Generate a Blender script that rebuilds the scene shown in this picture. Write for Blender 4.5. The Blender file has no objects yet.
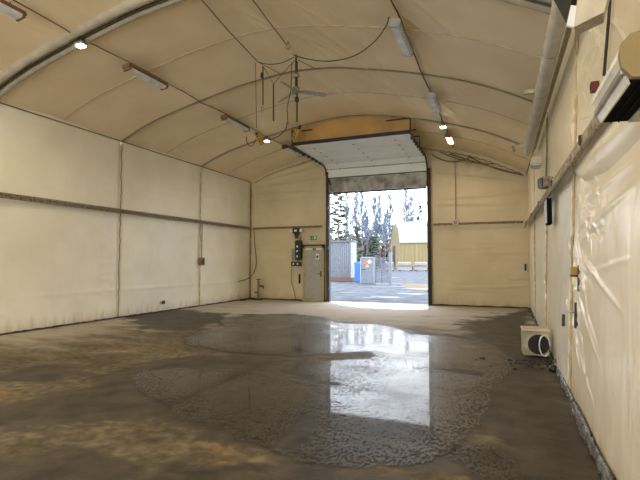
import bpy, bmesh, math, random
import numpy as np
from mathutils import Vector, Matrix, Euler
random.seed(7)
PI = math.pi
SC = bpy.context.scene
C = SC.collection

# ------------------------------------------------------------------ camera
FPX, EYE = 450.0, 1.5
PITCH = math.atan(22 / FPX)
YAW = math.atan(182 / math.hypot(FPX, 22))
cam_d = bpy.data.cameras.new('camera'); cam = bpy.data.objects.new('camera', cam_d); C.objects.link(cam)
cam_d.sensor_width = 36; cam_d.lens = 36 * FPX / 640; cam_d.clip_end = 600; cam_d.clip_start = 0.05
cam.location = (0, 0, EYE); cam.rotation_euler = (PI / 2 + PITCH, 0, YAW)
SC.camera = cam

# ------------------------------------------------------------------ world, light, exposure
SC.view_settings.view_transform = 'Standard'; SC.view_settings.look = 'None'
SC.view_settings.gamma = 1; SC.view_settings.use_curve_mapping = False
SC.view_settings.exposure = 0.36
SKY = 4.6
w = bpy.data.worlds.new('overcast'); SC.world = w; w.use_nodes = True
nt = w.node_tree; nt.nodes.clear()
wo = nt.nodes.new('ShaderNodeOutputWorld'); bg = nt.nodes.new('ShaderNodeBackground')
tc = nt.nodes.new('ShaderNodeTexCoord'); ns = nt.nodes.new('ShaderNodeTexNoise'); ns.inputs['Scale'].default_value = 2.2
ns.inputs['Detail'].default_value = 4
mp = nt.nodes.new('ShaderNodeMapping'); mp.inputs['Scale'].default_value = (1, 1, 3.5)
cr = nt.nodes.new('ShaderNodeValToRGB')
cr.color_ramp.elements[0].position = 0.3; cr.color_ramp.elements[0].color = (0.70, 0.80, 0.93, 1)
cr.color_ramp.elements[1].position = 0.65; cr.color_ramp.elements[1].color = (0.93, 0.95, 1.0, 1)
nt.links.new(tc.outputs['Generated'], mp.inputs[0]); nt.links.new(mp.outputs[0], ns.inputs['Vector'])
nt.links.new(ns.outputs['Fac'], cr.inputs[0]); nt.links.new(cr.outputs[0], bg.inputs['Color'])
bg.inputs['Strength'].default_value = SKY; nt.links.new(bg.outputs[0], wo.inputs[0])
try: w.cycles.sampling_method = 'AUTOMATIC'
except Exception: pass

def portal(loc, rot, sx, sy):
    l = bpy.data.lights.new('portal', 'AREA'); l.shape = 'RECTANGLE'; l.size = sx; l.size_y = sy
    l.cycles.is_portal = True
    o = bpy.data.objects.new('portal', l); C.objects.link(o); o.location = loc; o.rotation_euler = rot
portal((-4.24, 16.25, 2.1), (-PI / 2, 0, 0), 3.8, 4.2)
portal((-4.4, -4.6, 2.1), (PI / 2, 0, 0), 7.0, 4.2)

def lamp(loc, energy, color=(1, .80, .55), r=.12, spot=None):
    l = bpy.data.lights.new('lamp_light', 'SPOT' if spot else 'POINT'); l.energy = energy; l.color = color; l.shadow_soft_size = r
    if spot: l.spot_size = spot; l.spot_blend = .6
    o = bpy.data.objects.new('lamp_light', l); C.objects.link(o); o.location = loc
    return o

# ------------------------------------------------------------------ helpers
_R = Vector((math.cos(YAW), math.sin(YAW), 0))
_F = Vector((-math.sin(YAW) * math.cos(PITCH), math.cos(YAW) * math.cos(PITCH), math.sin(PITCH)))
_U = _R.cross(_F)
def at(px, py, ax, v):
    """where the line of sight measured in the photo meets the plane axis=v of the room"""
    d = _F + _R * ((px - 320) / FPX) - _U * ((py - 240) / FPX)
    o = Vector((0, 0, EYE)); return o + d * ((v - o[ax]) / d[ax])

def tag(o, label=None, cat=None, group=None, kind=None):
    if label: o['label'] = label
    if cat: o['category'] = cat
    if group: o['group'] = group
    if kind: o['kind'] = kind
    return o
def obj(name, bm, m, parent=None, smooth=False, loc=None):
    me = bpy.data.meshes.new(name)
    if isinstance(bm, bmesh.types.BMesh):
        bmesh.ops.recalc_face_normals(bm, faces=bm.faces[:]); bm.to_mesh(me); bm.free()
    else:
        me.from_pydata(bm[0], [], bm[1]); me.update()
    if smooth:
        for p in me.polygons: p.use_smooth = True
    me.materials.append(m)
    o = bpy.data.objects.new(name, me); C.objects.link(o)
    if parent: o.parent = parent
    if loc is not None: o.location = loc
    return o
def empty(name, loc=(0, 0, 0), rot=(0, 0, 0), label=None, cat=None, group=None, kind=None):
    o = bpy.data.objects.new(name, None); C.objects.link(o); o.location = loc; o.rotation_euler = rot
    o.empty_display_size = .1
    return tag(o, label, cat, group, kind)
def B(): return bmesh.new()
def box(bm, x0, x1, y0, y1, z0, z1, bev=0, M=None):
    vs = [bm.verts.new((x, y, z)) for x in (x0, x1) for y in (y0, y1) for z in (z0, z1)]
    fs = [bm.faces.new([vs[i] for i in f]) for f in ((0, 1, 3, 2), (4, 6, 7, 5), (0, 4, 5, 1), (2, 3, 7, 6), (0, 2, 6, 4), (1, 5, 7, 3))]
    if bev:
        es = list({e for f in fs for e in f.edges})
        r = bmesh.ops.bevel(bm, geom=es, offset=bev, segments=2, affect='EDGES', profile=.5)
        vs = list({v for f in r['faces'] for v in f.verts} | {v for v in vs if v.is_valid})
    if M is not None:
        for v in vs: v.co = M @ v.co
    return bm
def bbox(x0, x1, y0, y1, z0, z1, bev=0): return box(B(), x0, x1, y0, y1, z0, z1, bev)
def tube(bm, pts, r, n=8, caps=True):
    pts = [Vector(p) for p in pts]; rings = []
    rr = r if hasattr(r, '__len__') else [r] * len(pts)
    prev = None
    for i, p in enumerate(pts):
        t = (pts[min(i + 1, len(pts) - 1)] - pts[max(i - 1, 0)])
        t = t.normalized() if t.length > 1e-9 else Vector((0, 0, 1))
        if prev is None:
            a = t.cross(Vector((0, 0, 1)))
            if a.length < .1: a = t.cross(Vector((1, 0, 0)))
        else: a = prev - t * prev.dot(t)
        a.normalize(); prev = a; b = t.cross(a)
        rings.append([bm.verts.new(p + (a * math.cos(2 * PI * k / n) + b * math.sin(2 * PI * k / n)) * rr[i]) for k in range(n)])
    for A, D in zip(rings, rings[1:]):
        for k in range(n): bm.faces.new((A[k], A[(k + 1) % n], D[(k + 1) % n], D[k]))
    if caps: bm.faces.new(rings[0][::-1]); bm.faces.new(rings[-1])
    return bm
def btube(pts, r, n=8): return tube(B(), pts, r, n)
def prism(bm, prof, axis, a, b):
    """prof: closed 2D outline in the plane across axis"""
    def P(q, t):
        return (t, q[0], q[1]) if axis == 0 else ((q[0], t, q[1]) if axis == 1 else (q[0], q[1], t))
    A = [bm.verts.new(P(q, a)) for q in prof]; D = [bm.verts.new(P(q, b)) for q in prof]
    n = len(prof)
    for k in range(n): bm.faces.new((A[k], A[(k + 1) % n], D[(k + 1) % n], D[k]))
    bm.faces.new(A[::-1]); bm.faces.new(D); return bm
def lathe(bm, prof, n=20, M=None):
    rings = [[bm.verts.new((r * math.cos(2 * PI * k / n), r * math.sin(2 * PI * k / n), z)) for k in range(n)] for r, z in prof]
    for A, D in zip(rings, rings[1:]):
        for k in range(n): bm.faces.new((A[k], A[(k + 1) % n], D[(k + 1) % n], D[k]))
    bm.faces.new(rings[0][::-1]); bm.faces.new(rings[-1])
    if M is not None:
        for r_ in rings:
            for v in r_: v.co = M @ v.co
    return bm
def sag(a, b, d, n=12):
    a, b = Vector(a), Vector(b)
    return [a.lerp(b, i / n) - Vector((0, 0, d * 4 * (i / n) * (1 - i / n))) for i in range(n + 1)]
def smooth_path(pts, n=6):
    P = [Vector(p) for p in pts]; out = []
    for i in range(len(P) - 1):
        p0, p1, p2, p3 = P[max(i - 1, 0)], P[i], P[i + 1], P[min(i + 2, len(P) - 1)]
        for k in range(n):
            t = k / n
            out.append(.5 * ((2 * p1) + (p2 - p0) * t + (2 * p0 - 5 * p1 + 4 * p2 - p3) * t * t + (3 * p1 - p0 - 3 * p2 + p3) * t ** 3))
    out.append(P[-1]); return out
def copy_tree(o, parent=None):
    c = o.copy(); C.objects.link(c)
    if parent: c.parent = parent
    for ch in list(o.children): copy_tree(ch, c)
    return c

# ------------------------------------------------------------------ materials
def mat(name, col, rough=.6, metal=0, var=.12, vscale=6, bump=0, bscale=30, emit=None, estr=0, spec=.5, stretch=(1, 1, 1), col2=None, detail=5, coat=0):
    m = bpy.data.materials.new(name); m.use_nodes = True; t = m.node_tree; p = t.nodes['Principled BSDF']
    L = t.links.new
    tcn = t.nodes.new('ShaderNodeTexCoord'); mpn = t.nodes.new('ShaderNodeMapping'); mpn.inputs['Scale'].default_value = stretch
    L(tcn.outputs['Object'], mpn.inputs[0])
    n = t.nodes.new('ShaderNodeTexNoise'); n.inputs['Scale'].default_value = vscale; n.inputs['Detail'].default_value = detail
    L(mpn.outputs[0], n.inputs['Vector'])
    r = t.nodes.new('ShaderNodeValToRGB'); e = r.color_ramp.elements
    c2 = col2 or tuple(max(0, c * (1 - 2.2 * var)) for c in col)
    e[0].position = .32; e[0].color = (*c2, 1); e[1].position = .68; e[1].color = (*[min(1, c * (1 + var * .4)) for c in col], 1)
    L(n.outputs['Fac'], r.inputs[0]); L(r.outputs[0], p.inputs['Base Color'])
    p.inputs['Roughness'].default_value = rough; p.inputs['Metallic'].default_value = metal
    p.inputs['Specular IOR Level'].default_value = spec
    p.inputs['Coat Weight'].default_value = coat
    if bump:
        n2 = t.nodes.new('ShaderNodeTexNoise'); n2.inputs['Scale'].default_value = bscale; n2.inputs['Detail'].default_value = 6
        L(mpn.outputs[0], n2.inputs['Vector'])
        b = t.nodes.new('ShaderNodeBump'); b.inputs['Strength'].default_value = bump; b.inputs['Distance'].default_value = .02
        L(n2.outputs['Fac'], b.inputs['Height']); L(b.outputs[0], p.inputs['Normal'])
    if emit:
        p.inputs['Emission Color'].default_value = (*emit, 1); p.inputs['Emission Strength'].default_value = estr
    return m

def membrane(name, col, dark, rough, wr_scale, wr_str, stretch, dirt=False, spec=.5):
    m = mat(name, col, rough, var=.1, vscale=.9, col2=dark, spec=spec)
    t = m.node_tree; L = t.links.new; p = t.nodes['Principled BSDF']
    tcn = [x for x in t.nodes if x.type == 'TEX_COORD'][0]
    mp2 = t.nodes.new('ShaderNodeMapping'); mp2.inputs['Scale'].default_value = stretch
    L(tcn.outputs['Object'], mp2.inputs[0])
    n1 = t.nodes.new('ShaderNodeTexNoise'); n1.inputs['Scale'].default_value = wr_scale; n1.inputs['Detail'].default_value = 3
    n1.inputs['Distortion'].default_value = .6
    L(mp2.outputs[0], n1.inputs['Vector'])
    mp3 = t.nodes.new('ShaderNodeMapping'); mp3.inputs['Rotation'].default_value = (.5, .4, .6); mp3.inputs['Scale'].default_value = (1, 1, 2.2)
    L(tcn.outputs['Object'], mp3.inputs[0])
    n3 = t.nodes.new('ShaderNodeTexNoise'); n3.inputs['Scale'].default_value = wr_scale * .9; n3.inputs['Detail'].default_value = 4
    n3.noise_type = 'RIDGED_MULTIFRACTAL'
    L(mp3.outputs[0], n3.inputs['Vector'])
    ad = t.nodes.new('ShaderNodeMath'); ad.operation = 'MULTIPLY_ADD'; ad.inputs[1].default_value = .25
    L(n3.outputs['Fac'], ad.inputs[0]); L(n1.outputs['Fac'], ad.inputs[2])
    b = t.nodes.new('ShaderNodeBump'); b.inputs['Strength'].default_value = wr_str; b.inputs['Distance'].default_value = .03
    L(ad.outputs[0], b.inputs['Height']); L(b.outputs[0], p.inputs['Normal'])
    if dirt:   # mud splashed up the foot of the membrane
        sep = t.nodes.new('ShaderNodeSeparateXYZ'); L(tcn.outputs['Object'], sep.inputs[0])
        nd = t.nodes.new('ShaderNodeTexNoise'); nd.inputs['Scale'].default_value = 3; nd.inputs['Detail'].default_value = 6
        mpd = t.nodes.new('ShaderNodeMapping'); mpd.inputs['Scale'].default_value = (2.5, 2.5, .35); L(tcn.outputs['Object'], mpd.inputs[0]); L(mpd.outputs[0], nd.inputs['Vector'])
        h = t.nodes.new('ShaderNodeMath'); h.operation = 'MULTIPLY_ADD'; h.inputs[1].default_value = -1.6; h.inputs[2].default_value = .05
        L(sep.outputs[2], h.inputs[0])
        s = t.nodes.new('ShaderNodeMath'); s.operation = 'ADD'; L(h.outputs[0], s.inputs[0]); L(nd.outputs['Fac'], s.inputs[1])
        rr = t.nodes.new('ShaderNodeMapRange'); rr.inputs['From Min'].default_value = .12; rr.inputs['From Max'].default_value = .75; rr.inputs['To Max'].default_value = .65
        L(s.outputs[0], rr.inputs[0])
        mx = t.nodes.new('ShaderNodeMix'); mx.data_type = 'RGBA'
        old = p.inputs['Base Color'].links[0].from_socket
        L(rr.outputs[0], mx.inputs['Factor']); L(old, mx.inputs[6]); mx.inputs[7].default_value = (.40, .25, .13, 1)
        L(mx.outputs[2], p.inputs['Base Color'])
    return m
CREAM, CREAMD = (.80, .73, .57), (.74, .65, .47)
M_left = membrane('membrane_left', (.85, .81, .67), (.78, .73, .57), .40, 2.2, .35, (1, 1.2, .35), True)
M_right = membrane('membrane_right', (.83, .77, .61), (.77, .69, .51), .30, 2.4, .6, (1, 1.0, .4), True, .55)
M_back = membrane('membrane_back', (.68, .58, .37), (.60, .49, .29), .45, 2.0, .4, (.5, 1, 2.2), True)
M_ceil = membrane('membrane_ceiling', (.84, .71, .48), (.78, .63, .40), .5, 1.5, .3, (1.6, .35, 1))  # same cloth as the walls, tan lamp tint put into its colour
M_seam = mat('seam_tape', (.22, .16, .09), .6)
M_weld = mat('weld_seam', (.58, .46, .28), .6)
M_foam = mat('foam', (.58, .46, .24), .8, bump=.6, bscale=25)
M_rib = mat('rib_sleeve', (.47, .42, .31), .5, var=.1, bump=.2)
M_black = mat('black_plastic', (.02, .02, .02), .4)
M_void = mat('unlit_black', (.008, .008, .008), .95, spec=.1)
M_dark = mat('dark_steel', (.06, .045, .035), .5, .3)
M_rust = mat('rusty_housing', (.22, .12, .07), .6)
M_steel = mat('galvanised', (.45, .44, .42), .4, .7)
M_tray = mat('tray_steel', (.42, .35, .25), .5, .4, var=.3, vscale=20)
M_tray2 = mat('tray_cable', (.30, .24, .17), .6, 0, var=.3, vscale=20)
M_diff = mat('diffuser_off', (.75, .77, .78), .25)
M_lit = mat('diffuser_lit', (1, .9, .7), .5, emit=(1, .78, .45), estr=6)
M_bulb = mat('bulb', (1, 1, 1), .3, emit=(1, .86, .6), estr=25)
M_panel = mat('door_panel', (.86, .87, .84), .3, var=.03, vscale=2, spec=.4)
M_paneld = mat('door_panel_dirt_shade', (.50, .48, .42), .5, var=.3, vscale=3)  # darker tone holds both dirt and the shade on the hanging section
M_greyd = mat('grey_door', (.42, .41, .36), .5, var=.06)
M_frame = mat('door_frame_yellowed', (.50, .40, .20), .6)
M_yel = mat('yellow_plastic', (.50, .30, .06), .5)
M_green = mat('sign_green', (.02, .30, .12), .5)
M_white = mat('white_paint', (.82, .82, .80), .4, var=.04)
M_dirty = mat('dirty_enamel', (.52, .45, .30), .5, var=.25, vscale=7)
M_beige = mat('beige_enamel', (.62, .56, .42), .45, var=.08)
M_tan = mat('tan_cap', (.32, .23, .10), .6, var=.06)
M_pvc = mat('grey_fabric_duct', (.58, .55, .48), .45, var=.1, bump=.25, bscale=12)
M_red = mat('red_plastic', (.28, .03, .02), .4)
M_foil = mat('foil', (.30, .28, .25), .3, .6, var=.5, vscale=12, bump=1, bscale=25)
M_foild = mat('mud_strip', (.05, .04, .03), .5, 0, var=.5, vscale=12, bump=1, bscale=25)

# ------------------------------------------------------------------ room profile
AX = [-9.6, -8.9, -8.2, -7.1, -5.8, -4.45, -3.4, -1.93, -1.0, -.3, .3, .8]
AZ = [4.80, 5.10, 5.31, 5.56, 5.81, 5.94, 5.86, 5.53, 5.26, 5.0, 4.70, 4.42]
def ztop(x): return np.interp(x, AX, AZ)
# smooth the polyline a little
_xs = np.linspace(-9.6, .8, 105); _zs = np.interp(_xs, AX, AZ)
for _ in range(12): _zs[1:-1] = (_zs[:-2] + _zs[1:-1] * 2 + _zs[2:]) / 4
def prof(x): return float(np.interp(x, _xs, _zs)) - max(0, x - .8) * .9
POSTS = [-4.55, -1.1, 2.35, 5.8, 9.25, 12.75, 16.1]
YB, YF = 16.1, -4.55
def bayt(y):
    for a, b in zip(POSTS, POSTS[1:]):
        if a <= y <= b: return (y - a) / (b - a)
    return 0
def atc(px, py, off=0):
    d = _F + _R * ((px - 320) / FPX) - _U * ((py - 240) / FPX); o = Vector((0, 0, EYE))
    lo, hi = .1, 60
    for _ in range(60):
        m_ = (lo + hi) / 2; p = o + d * m_
        zc = prof(min(max(p.x, -9.6), .8)) - off if -9.6 <= p.x <= .92 else 3
        if p.z < zc: lo = m_
        else: hi = m_
    return o + d * lo

def grid_mesh(us, vs, fn):
    verts = [fn(u, v) for v in vs for u in us]; n = len(us)
    faces = [(j * n + i, j * n + i + 1, (j + 1) * n + i + 1, (j + 1) * n + i) for j in range(len(vs) - 1) for i in range(n - 1)]
    return verts, faces
def crease_field(U, V, segs):
    D = np.zeros_like(U)
    for (u0, v0, u1, v1, wd, amp) in segs:
        du, dv = u1 - u0, v1 - v0; L2 = du * du + dv * dv
        t = ((U - u0) * du + (V - v0) * dv) / L2; tt = np.clip(t, 0, 1)
        d = np.hypot(U - u0 - tt * du, V - v0 - tt * dv)
        D += amp * np.exp(-(d / wd) ** 2) * (4 * tt * (1 - tt)) ** .5
    return D
def mesh_from_arrays(name, X, Y, Z, m, kind='structure'):
    ny, nx = X.shape
    vs = np.stack([X.ravel(), Y.ravel(), Z.ravel()], 1)
    idx = np.arange(nx * ny).reshape(ny, nx)
    f = np.stack([idx[:-1, :-1], idx[:-1, 1:], idx[1:, 1:], idx[1:, :-1]], -1).reshape(-1, 4)
    o = obj(name, (vs.tolist(), f.tolist()), m, smooth=True)
    if kind: o['kind'] = kind
    return o
rng = np.random.default_rng(5)

# left wall -----------------------------------------------------------------
XL = -9.6
ys = np.linspace(YF, YB, 420); zs = np.linspace(0, 1, 110)
Yg, Tg = np.meshgrid(ys, zs)
Zg = Tg * (prof(XL) + .12)
segs = []
for p in POSTS[2:]:
    for _ in range(16):
        z0 = rng.uniform(.2, 4.6); L_ = rng.uniform(.3, 1.2); a = rng.normal(0, .5); s = rng.choice([-1, 1])
        segs.append((p, z0, p + s * L_ * math.cos(a), z0 + L_ * math.sin(a), rng.uniform(.03, .06), rng.uniform(.004, .011)))
for _ in range(40):
    y0 = rng.uniform(2, 15.5); z0 = rng.uniform(.05, .7)
    segs.append((y0, z0, y0 + rng.normal(0, .35), z0 + rng.uniform(.2, .5), .04, rng.uniform(.004, .01)))
for _ in range(18):
    y0 = rng.uniform(2, 15); z0 = rng.uniform(3.0, 4.6)
    segs.append((y0, z0, y0 + rng.uniform(1, 2.4), z0 + rng.normal(0, .12), .05, rng.uniform(.004, .009)))
tb = np.vectorize(bayt)(Yg)
Xg = XL + .05 * np.sin(PI * tb) * (.4 + .6 * np.sin(PI * np.clip(Zg / 4.8, 0, 1))) + crease_field(Yg, Zg, segs) - .03 * np.exp(-(np.minimum(tb, 1 - tb) / .012) ** 2)
Xg += .012 * np.exp(-((Zg - .75) / .03) ** 2)
mesh_from_arrays('wall_left', Xg, Yg, Zg, M_left)

# right wall ----------------------------------------------------------------
def xr(y, z=1.0): return .81 + (1 - min(max((y - 4) / 12, 0), 1)) * (-.15 + .05 * min(z, 4.0))
ys = np.concatenate([np.linspace(YF, 2, 60, endpoint=False), np.linspace(2, 6, 300, endpoint=False), np.linspace(6, 9, 140, endpoint=False), np.linspace(9, YB, 140)])
zs = np.linspace(0, 1, 250)
Yg, Tg = np.meshgrid(ys, zs)
Zg = Tg * (prof(.75) + .1)
segs = []
for _ in range(110):   # sharp folds in the near bay fan out from the post
    z0 = rng.uniform(.9, 4.2); a = rng.uniform(-1.1, .25); L_ = rng.uniform(.25, 1.1); y0 = 5.75 - abs(rng.normal(0, .7))
    segs.append((y0, z0, y0 - L_ * math.cos(a), z0 + L_ * math.sin(a), rng.uniform(.012, .022), rng.uniform(.005, .015) * rng.choice([1, 1, -1])))
for (a_, b_, c_, d_) in ((5.7, 2.3, 4.1, 1.75), (5.7, 2.1, 4.6, 2.5), (5.6, 1.35, 3.9, .75), (5.65, 1.9, 4.6, 1.3), (4.9, 2.05, 3.2, 2.1), (4.6, 1.8, 3.1, 1.95), (5.7, .9, 4.2, .35), (5.0, 1.6, 3.3, 1.2)):
    segs.append((a_, b_, c_, d_, .02, .013)); segs.append((a_, b_ - .04, (a_ + c_) / 2, (b_ + d_) / 2 - .12, .015, -.010))
for p, n_ in ((5.8, 30), (9.25, 40), (12.75, 30)):
    for _ in range(n_):
        z0 = rng.uniform(.1, 4.2); L_ = rng.uniform(.25, .9); a = rng.normal(0, .7)
        segs.append((p + .05, z0, p + L_ * math.cos(a), z0 + L_ * math.sin(a), rng.uniform(.02, .05), rng.uniform(.006, .018)))
tb = np.vectorize(bayt)(Yg)
base = np.vectorize(xr)(Yg, Zg)
Xg = base - .05 * np.sin(PI * tb) * np.sin(PI * np.clip(Zg / 2.6, 0, 1)) * (Zg < 2.6) * (Yg < 5.8) - crease_field(Yg, Zg, segs)
Xg += .03 * np.exp(-(np.minimum(tb, 1 - tb) / .012) ** 2)
Xg += np.clip(Zg - 3.3, 0, 2) * 0.0
mesh_from_arrays('wall_right', Xg, Yg, Zg, M_right)

# ceiling -------------------------------------------------------------------
xs = np.linspace(XL, .92, 300); ys = np.concatenate([np.linspace(YF, 3, 40, endpoint=False), np.linspace(3, YB, 330)])
Xc, Yc = np.meshgrid(xs, ys)
Zc = np.vectorize(prof)(Xc); tb = np.vectorize(bayt)(Yc)
segs = []
for k in range(46):   # long folds running down from the ridge towards the door
    x0 = rng.uniform(-4.4, -1.0); y0 = rng.uniform(6, 12)
    segs.append((x0, y0, x0 + rng.uniform(.2, .9), y0 + rng.uniform(1.2, 3), rng.uniform(.03, .05), rng.uniform(.010, .028)))
for k in range(30):
    x0 = rng.uniform(-9, 0); p = rng.choice(POSTS[3:6])
    segs.append((x0, p, x0 + rng.normal(0, .3), p + rng.choice([-1, 1]) * rng.uniform(.3, 1), .06, rng.uniform(.005, .012)))
for k in range(6):
    segs.append((-.6 + .15 * k, 4.6 + .2 * k, -.1 + .1 * k, 5.7, .07, .02))
segs.append((-4.3, -2, -4.3, 12.6, .10, -.03)); segs.append((-4.0, -2, -4.0, 12.6, .06, .02))
Zc = Zc + .06 * np.abs(np.sin(PI * tb)) ** .6 - crease_field(Xc, Yc, segs)
Zc[:, 0] -= .05; Zc[:, -1] -= .02
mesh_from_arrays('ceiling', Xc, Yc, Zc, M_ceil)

# back wall with the door opening -------------------------------------------
DX0, DX1, DZ = -6.08, -2.38, 4.75
xs = sorted(set(np.round(np.concatenate([np.linspace(XL - .06, DX0, 70), np.linspace(DX0, DX1, 60), np.linspace(DX1, .92, 65)]), 4)))
zs = np.concatenate([np.linspace(0, DZ, 110), np.linspace(DZ, 6.1, 34)[1:]])
Xb, Zb = np.meshgrid(np.array(xs), zs)
segs = []
for _ in range(40):
    x0 = rng.choice([rng.uniform(-9.5, -6.5), rng.uniform(-2.3, .2)]); z0 = rng.uniform(.3, 5)
    segs.append((x0, z0, x0 + rng.uniform(.6, 2.2), z0 + rng.normal(0, .08), .035, rng.uniform(.008, .02)))
for (a_, b_, c_, d_) in ((-9.5, 4.7, -6.3, 5.2), (-9.4, 4.5, -6.2, 4.7), (-9.4, 4.25, -6.2, 4.2), (-9.5, 3.9, -6.2, 4.0), (-9.4, 4.9, -6.6, 5.45),
                         (-2.3, 3.7, .7, 3.8), (-2.3, 3.55, .7, 3.4), (-2.2, 4.6, .6, 4.1), (-2.2, 5.1, -.6, 4.7), (-1.6, 5.3, -.9, 4.6), (-.9, 5.1, -1.2, 4.5), (-.4, 4.9, -.9, 4.5)):
    segs.append((a_, b_, c_, d_, .055, .05))
Yb = YB - .01 - crease_field(Xb, Zb, segs)
keep = []
nx = len(xs); ny = len(zs)
Zt = np.vectorize(prof)(Xb) + .03
Zb2 = np.minimum(Zb, Zt)
vs = np.stack([Xb.ravel(), Yb.ravel(), Zb2.ravel()], 1)
for j in range(ny - 1):
    for i in range(nx - 1):
        xc = (xs[i] + xs[i + 1]) / 2; zc = (zs[j] + zs[j + 1]) / 2
        if DX0 < xc < DX1 and zc < DZ: continue
        if zs[j] > max(Zt[0, i], Zt[0, i + 1]): continue
        keep.append((j * nx + i, j * nx + i + 1, (j + 1) * nx + i + 1, (j + 1) * nx + i))
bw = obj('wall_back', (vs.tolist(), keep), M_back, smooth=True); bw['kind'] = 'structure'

# front end wall behind the viewer, its big doorway open to the daylight
bm = B()
for (a, b, c, d) in ((XL, -7.9, 0, 5.0), (-.9, .9, 0, 4.3)): box(bm, a, b, YF - .1, YF, c, d)
pr = [(x, prof(x) + .05) for x in np.linspace(XL, .8, 30)]
prism(bm, [(XL, 4.5)] + pr + [(.9, 4.4), (.9, 4.2), (-7.9, 4.2)], 1, YF - .1, YF)
o = obj('wall_front', bm, M_left); o['kind'] = 'structure'

# ------------------------------------------------------------------ floor
def poly_px(pts): return np.array([tuple(at(x, y, 2, 0))[:2] for x, y in pts])
def sdist(P, U, V):
    n = len(P); D = np.full(U.shape, 1e9); ins = np.zeros(U.shape, bool)
    for i in range(n):
        (x0, y0), (x1, y1) = P[i], P[(i + 1) % n]
        dx, dy = x1 - x0, y1 - y0; t = np.clip(((U - x0) * dx + (V - y0) * dy) / (dx * dx + dy * dy + 1e-12), 0, 1)
        D = np.minimum(D, np.hypot(U - x0 - t * dx, V - y0 - t * dy))
        c = ((y0 > V) != (y1 > V)) & (U < (x1 - x0) * (V - y0) / (y1 - y0 + 1e-12) + x0)
        ins ^= c
    return np.where(ins, D, -D)
WATER = poly_px([(187,345),(190,338),(200,332),(215,328),(225,326),(222,321),(228,317),(250,315),(285,315),(310,317),(325,321),(345,324),(375,325),(392,328),(408,334),(430,336),(455,338),(480,342),
    (500,350),(512,360),(505,374),(492,388),(483,402),(476,422),(463,438),(450,450),(430,456),(420,461),(400,465),(370,467),(340,465),(310,462),(290,456),(270,446),(245,440),(235,430),(228,424),(205,422),(185,418),
    (172,405),(155,396),(140,385),(134,376),(150,371),(180,369),(230,370),(262,373),(280,378),(300,382),(330,387),(353,388),(343,383),(312,378),(287,374),(281,370),(286,365),(300,361),(340,360),(372,360),(378,356),(374,351),
    (350,352),(320,354),(295,356),(265,354),(240,352),(215,349)])
WATER2 = poly_px([(452,456),(460,448),(478,441),(498,446),(512,458),(520,474),(492,479),(472,470)])
ISL = [poly_px([(430,369),(455,368),(483,372),(482,376),(455,374)]), poly_px([(358,367),(372,365),(373,369),(360,370)]),
       poly_px([(268,449),(285,432),(300,412),(322,408),(318,425),(312,442),(295,452)])]
DAMP_SHADE = [poly_px(p) for p in (
    [(-40,412),(20,402),(60,392),(110,372),(150,362),(180,358),(240,352),(285,358),(290,368),(260,376),(190,385),(165,412),(120,424),(60,428),(0,432)],
    [(428,340),(535,338),(556,370),(606,452),(640,520),(440,520),(455,460),(480,420),(480,380)],
    [(118,318),(165,309),(215,312),(240,318),(195,331),(150,328)],
    [(455,322),(530,310),(538,328),(540,345),(480,344)],
    [(-60,520),(-40,468),(60,452),(120,462),(220,455),(290,462),(440,466),(450,520)],  # near edge of the floor, vignette shade painted in as a dark band
    [(0,372),(60,366),(100,372),(60,382),(0,386)])]
fx = np.arange(XL - .02, .95, .06); fy = np.concatenate([np.arange(YF, 1, .2), np.arange(1, YB + .12, .06)])
FX, FY = np.meshgrid(fx, fy)
sdW = np.maximum(sdist(WATER, FX, FY), sdist(WATER2, FX, FY))
for q in ISL: sdW = np.minimum(sdW, -sdist(q, FX, FY))
sdD = np.maximum.reduce([sdist(q, FX, FY) for q in DAMP_SHADE] + [sdist(WATER, FX, FY) + .25, sdist(WATER2, FX, FY) + .3])

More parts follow.
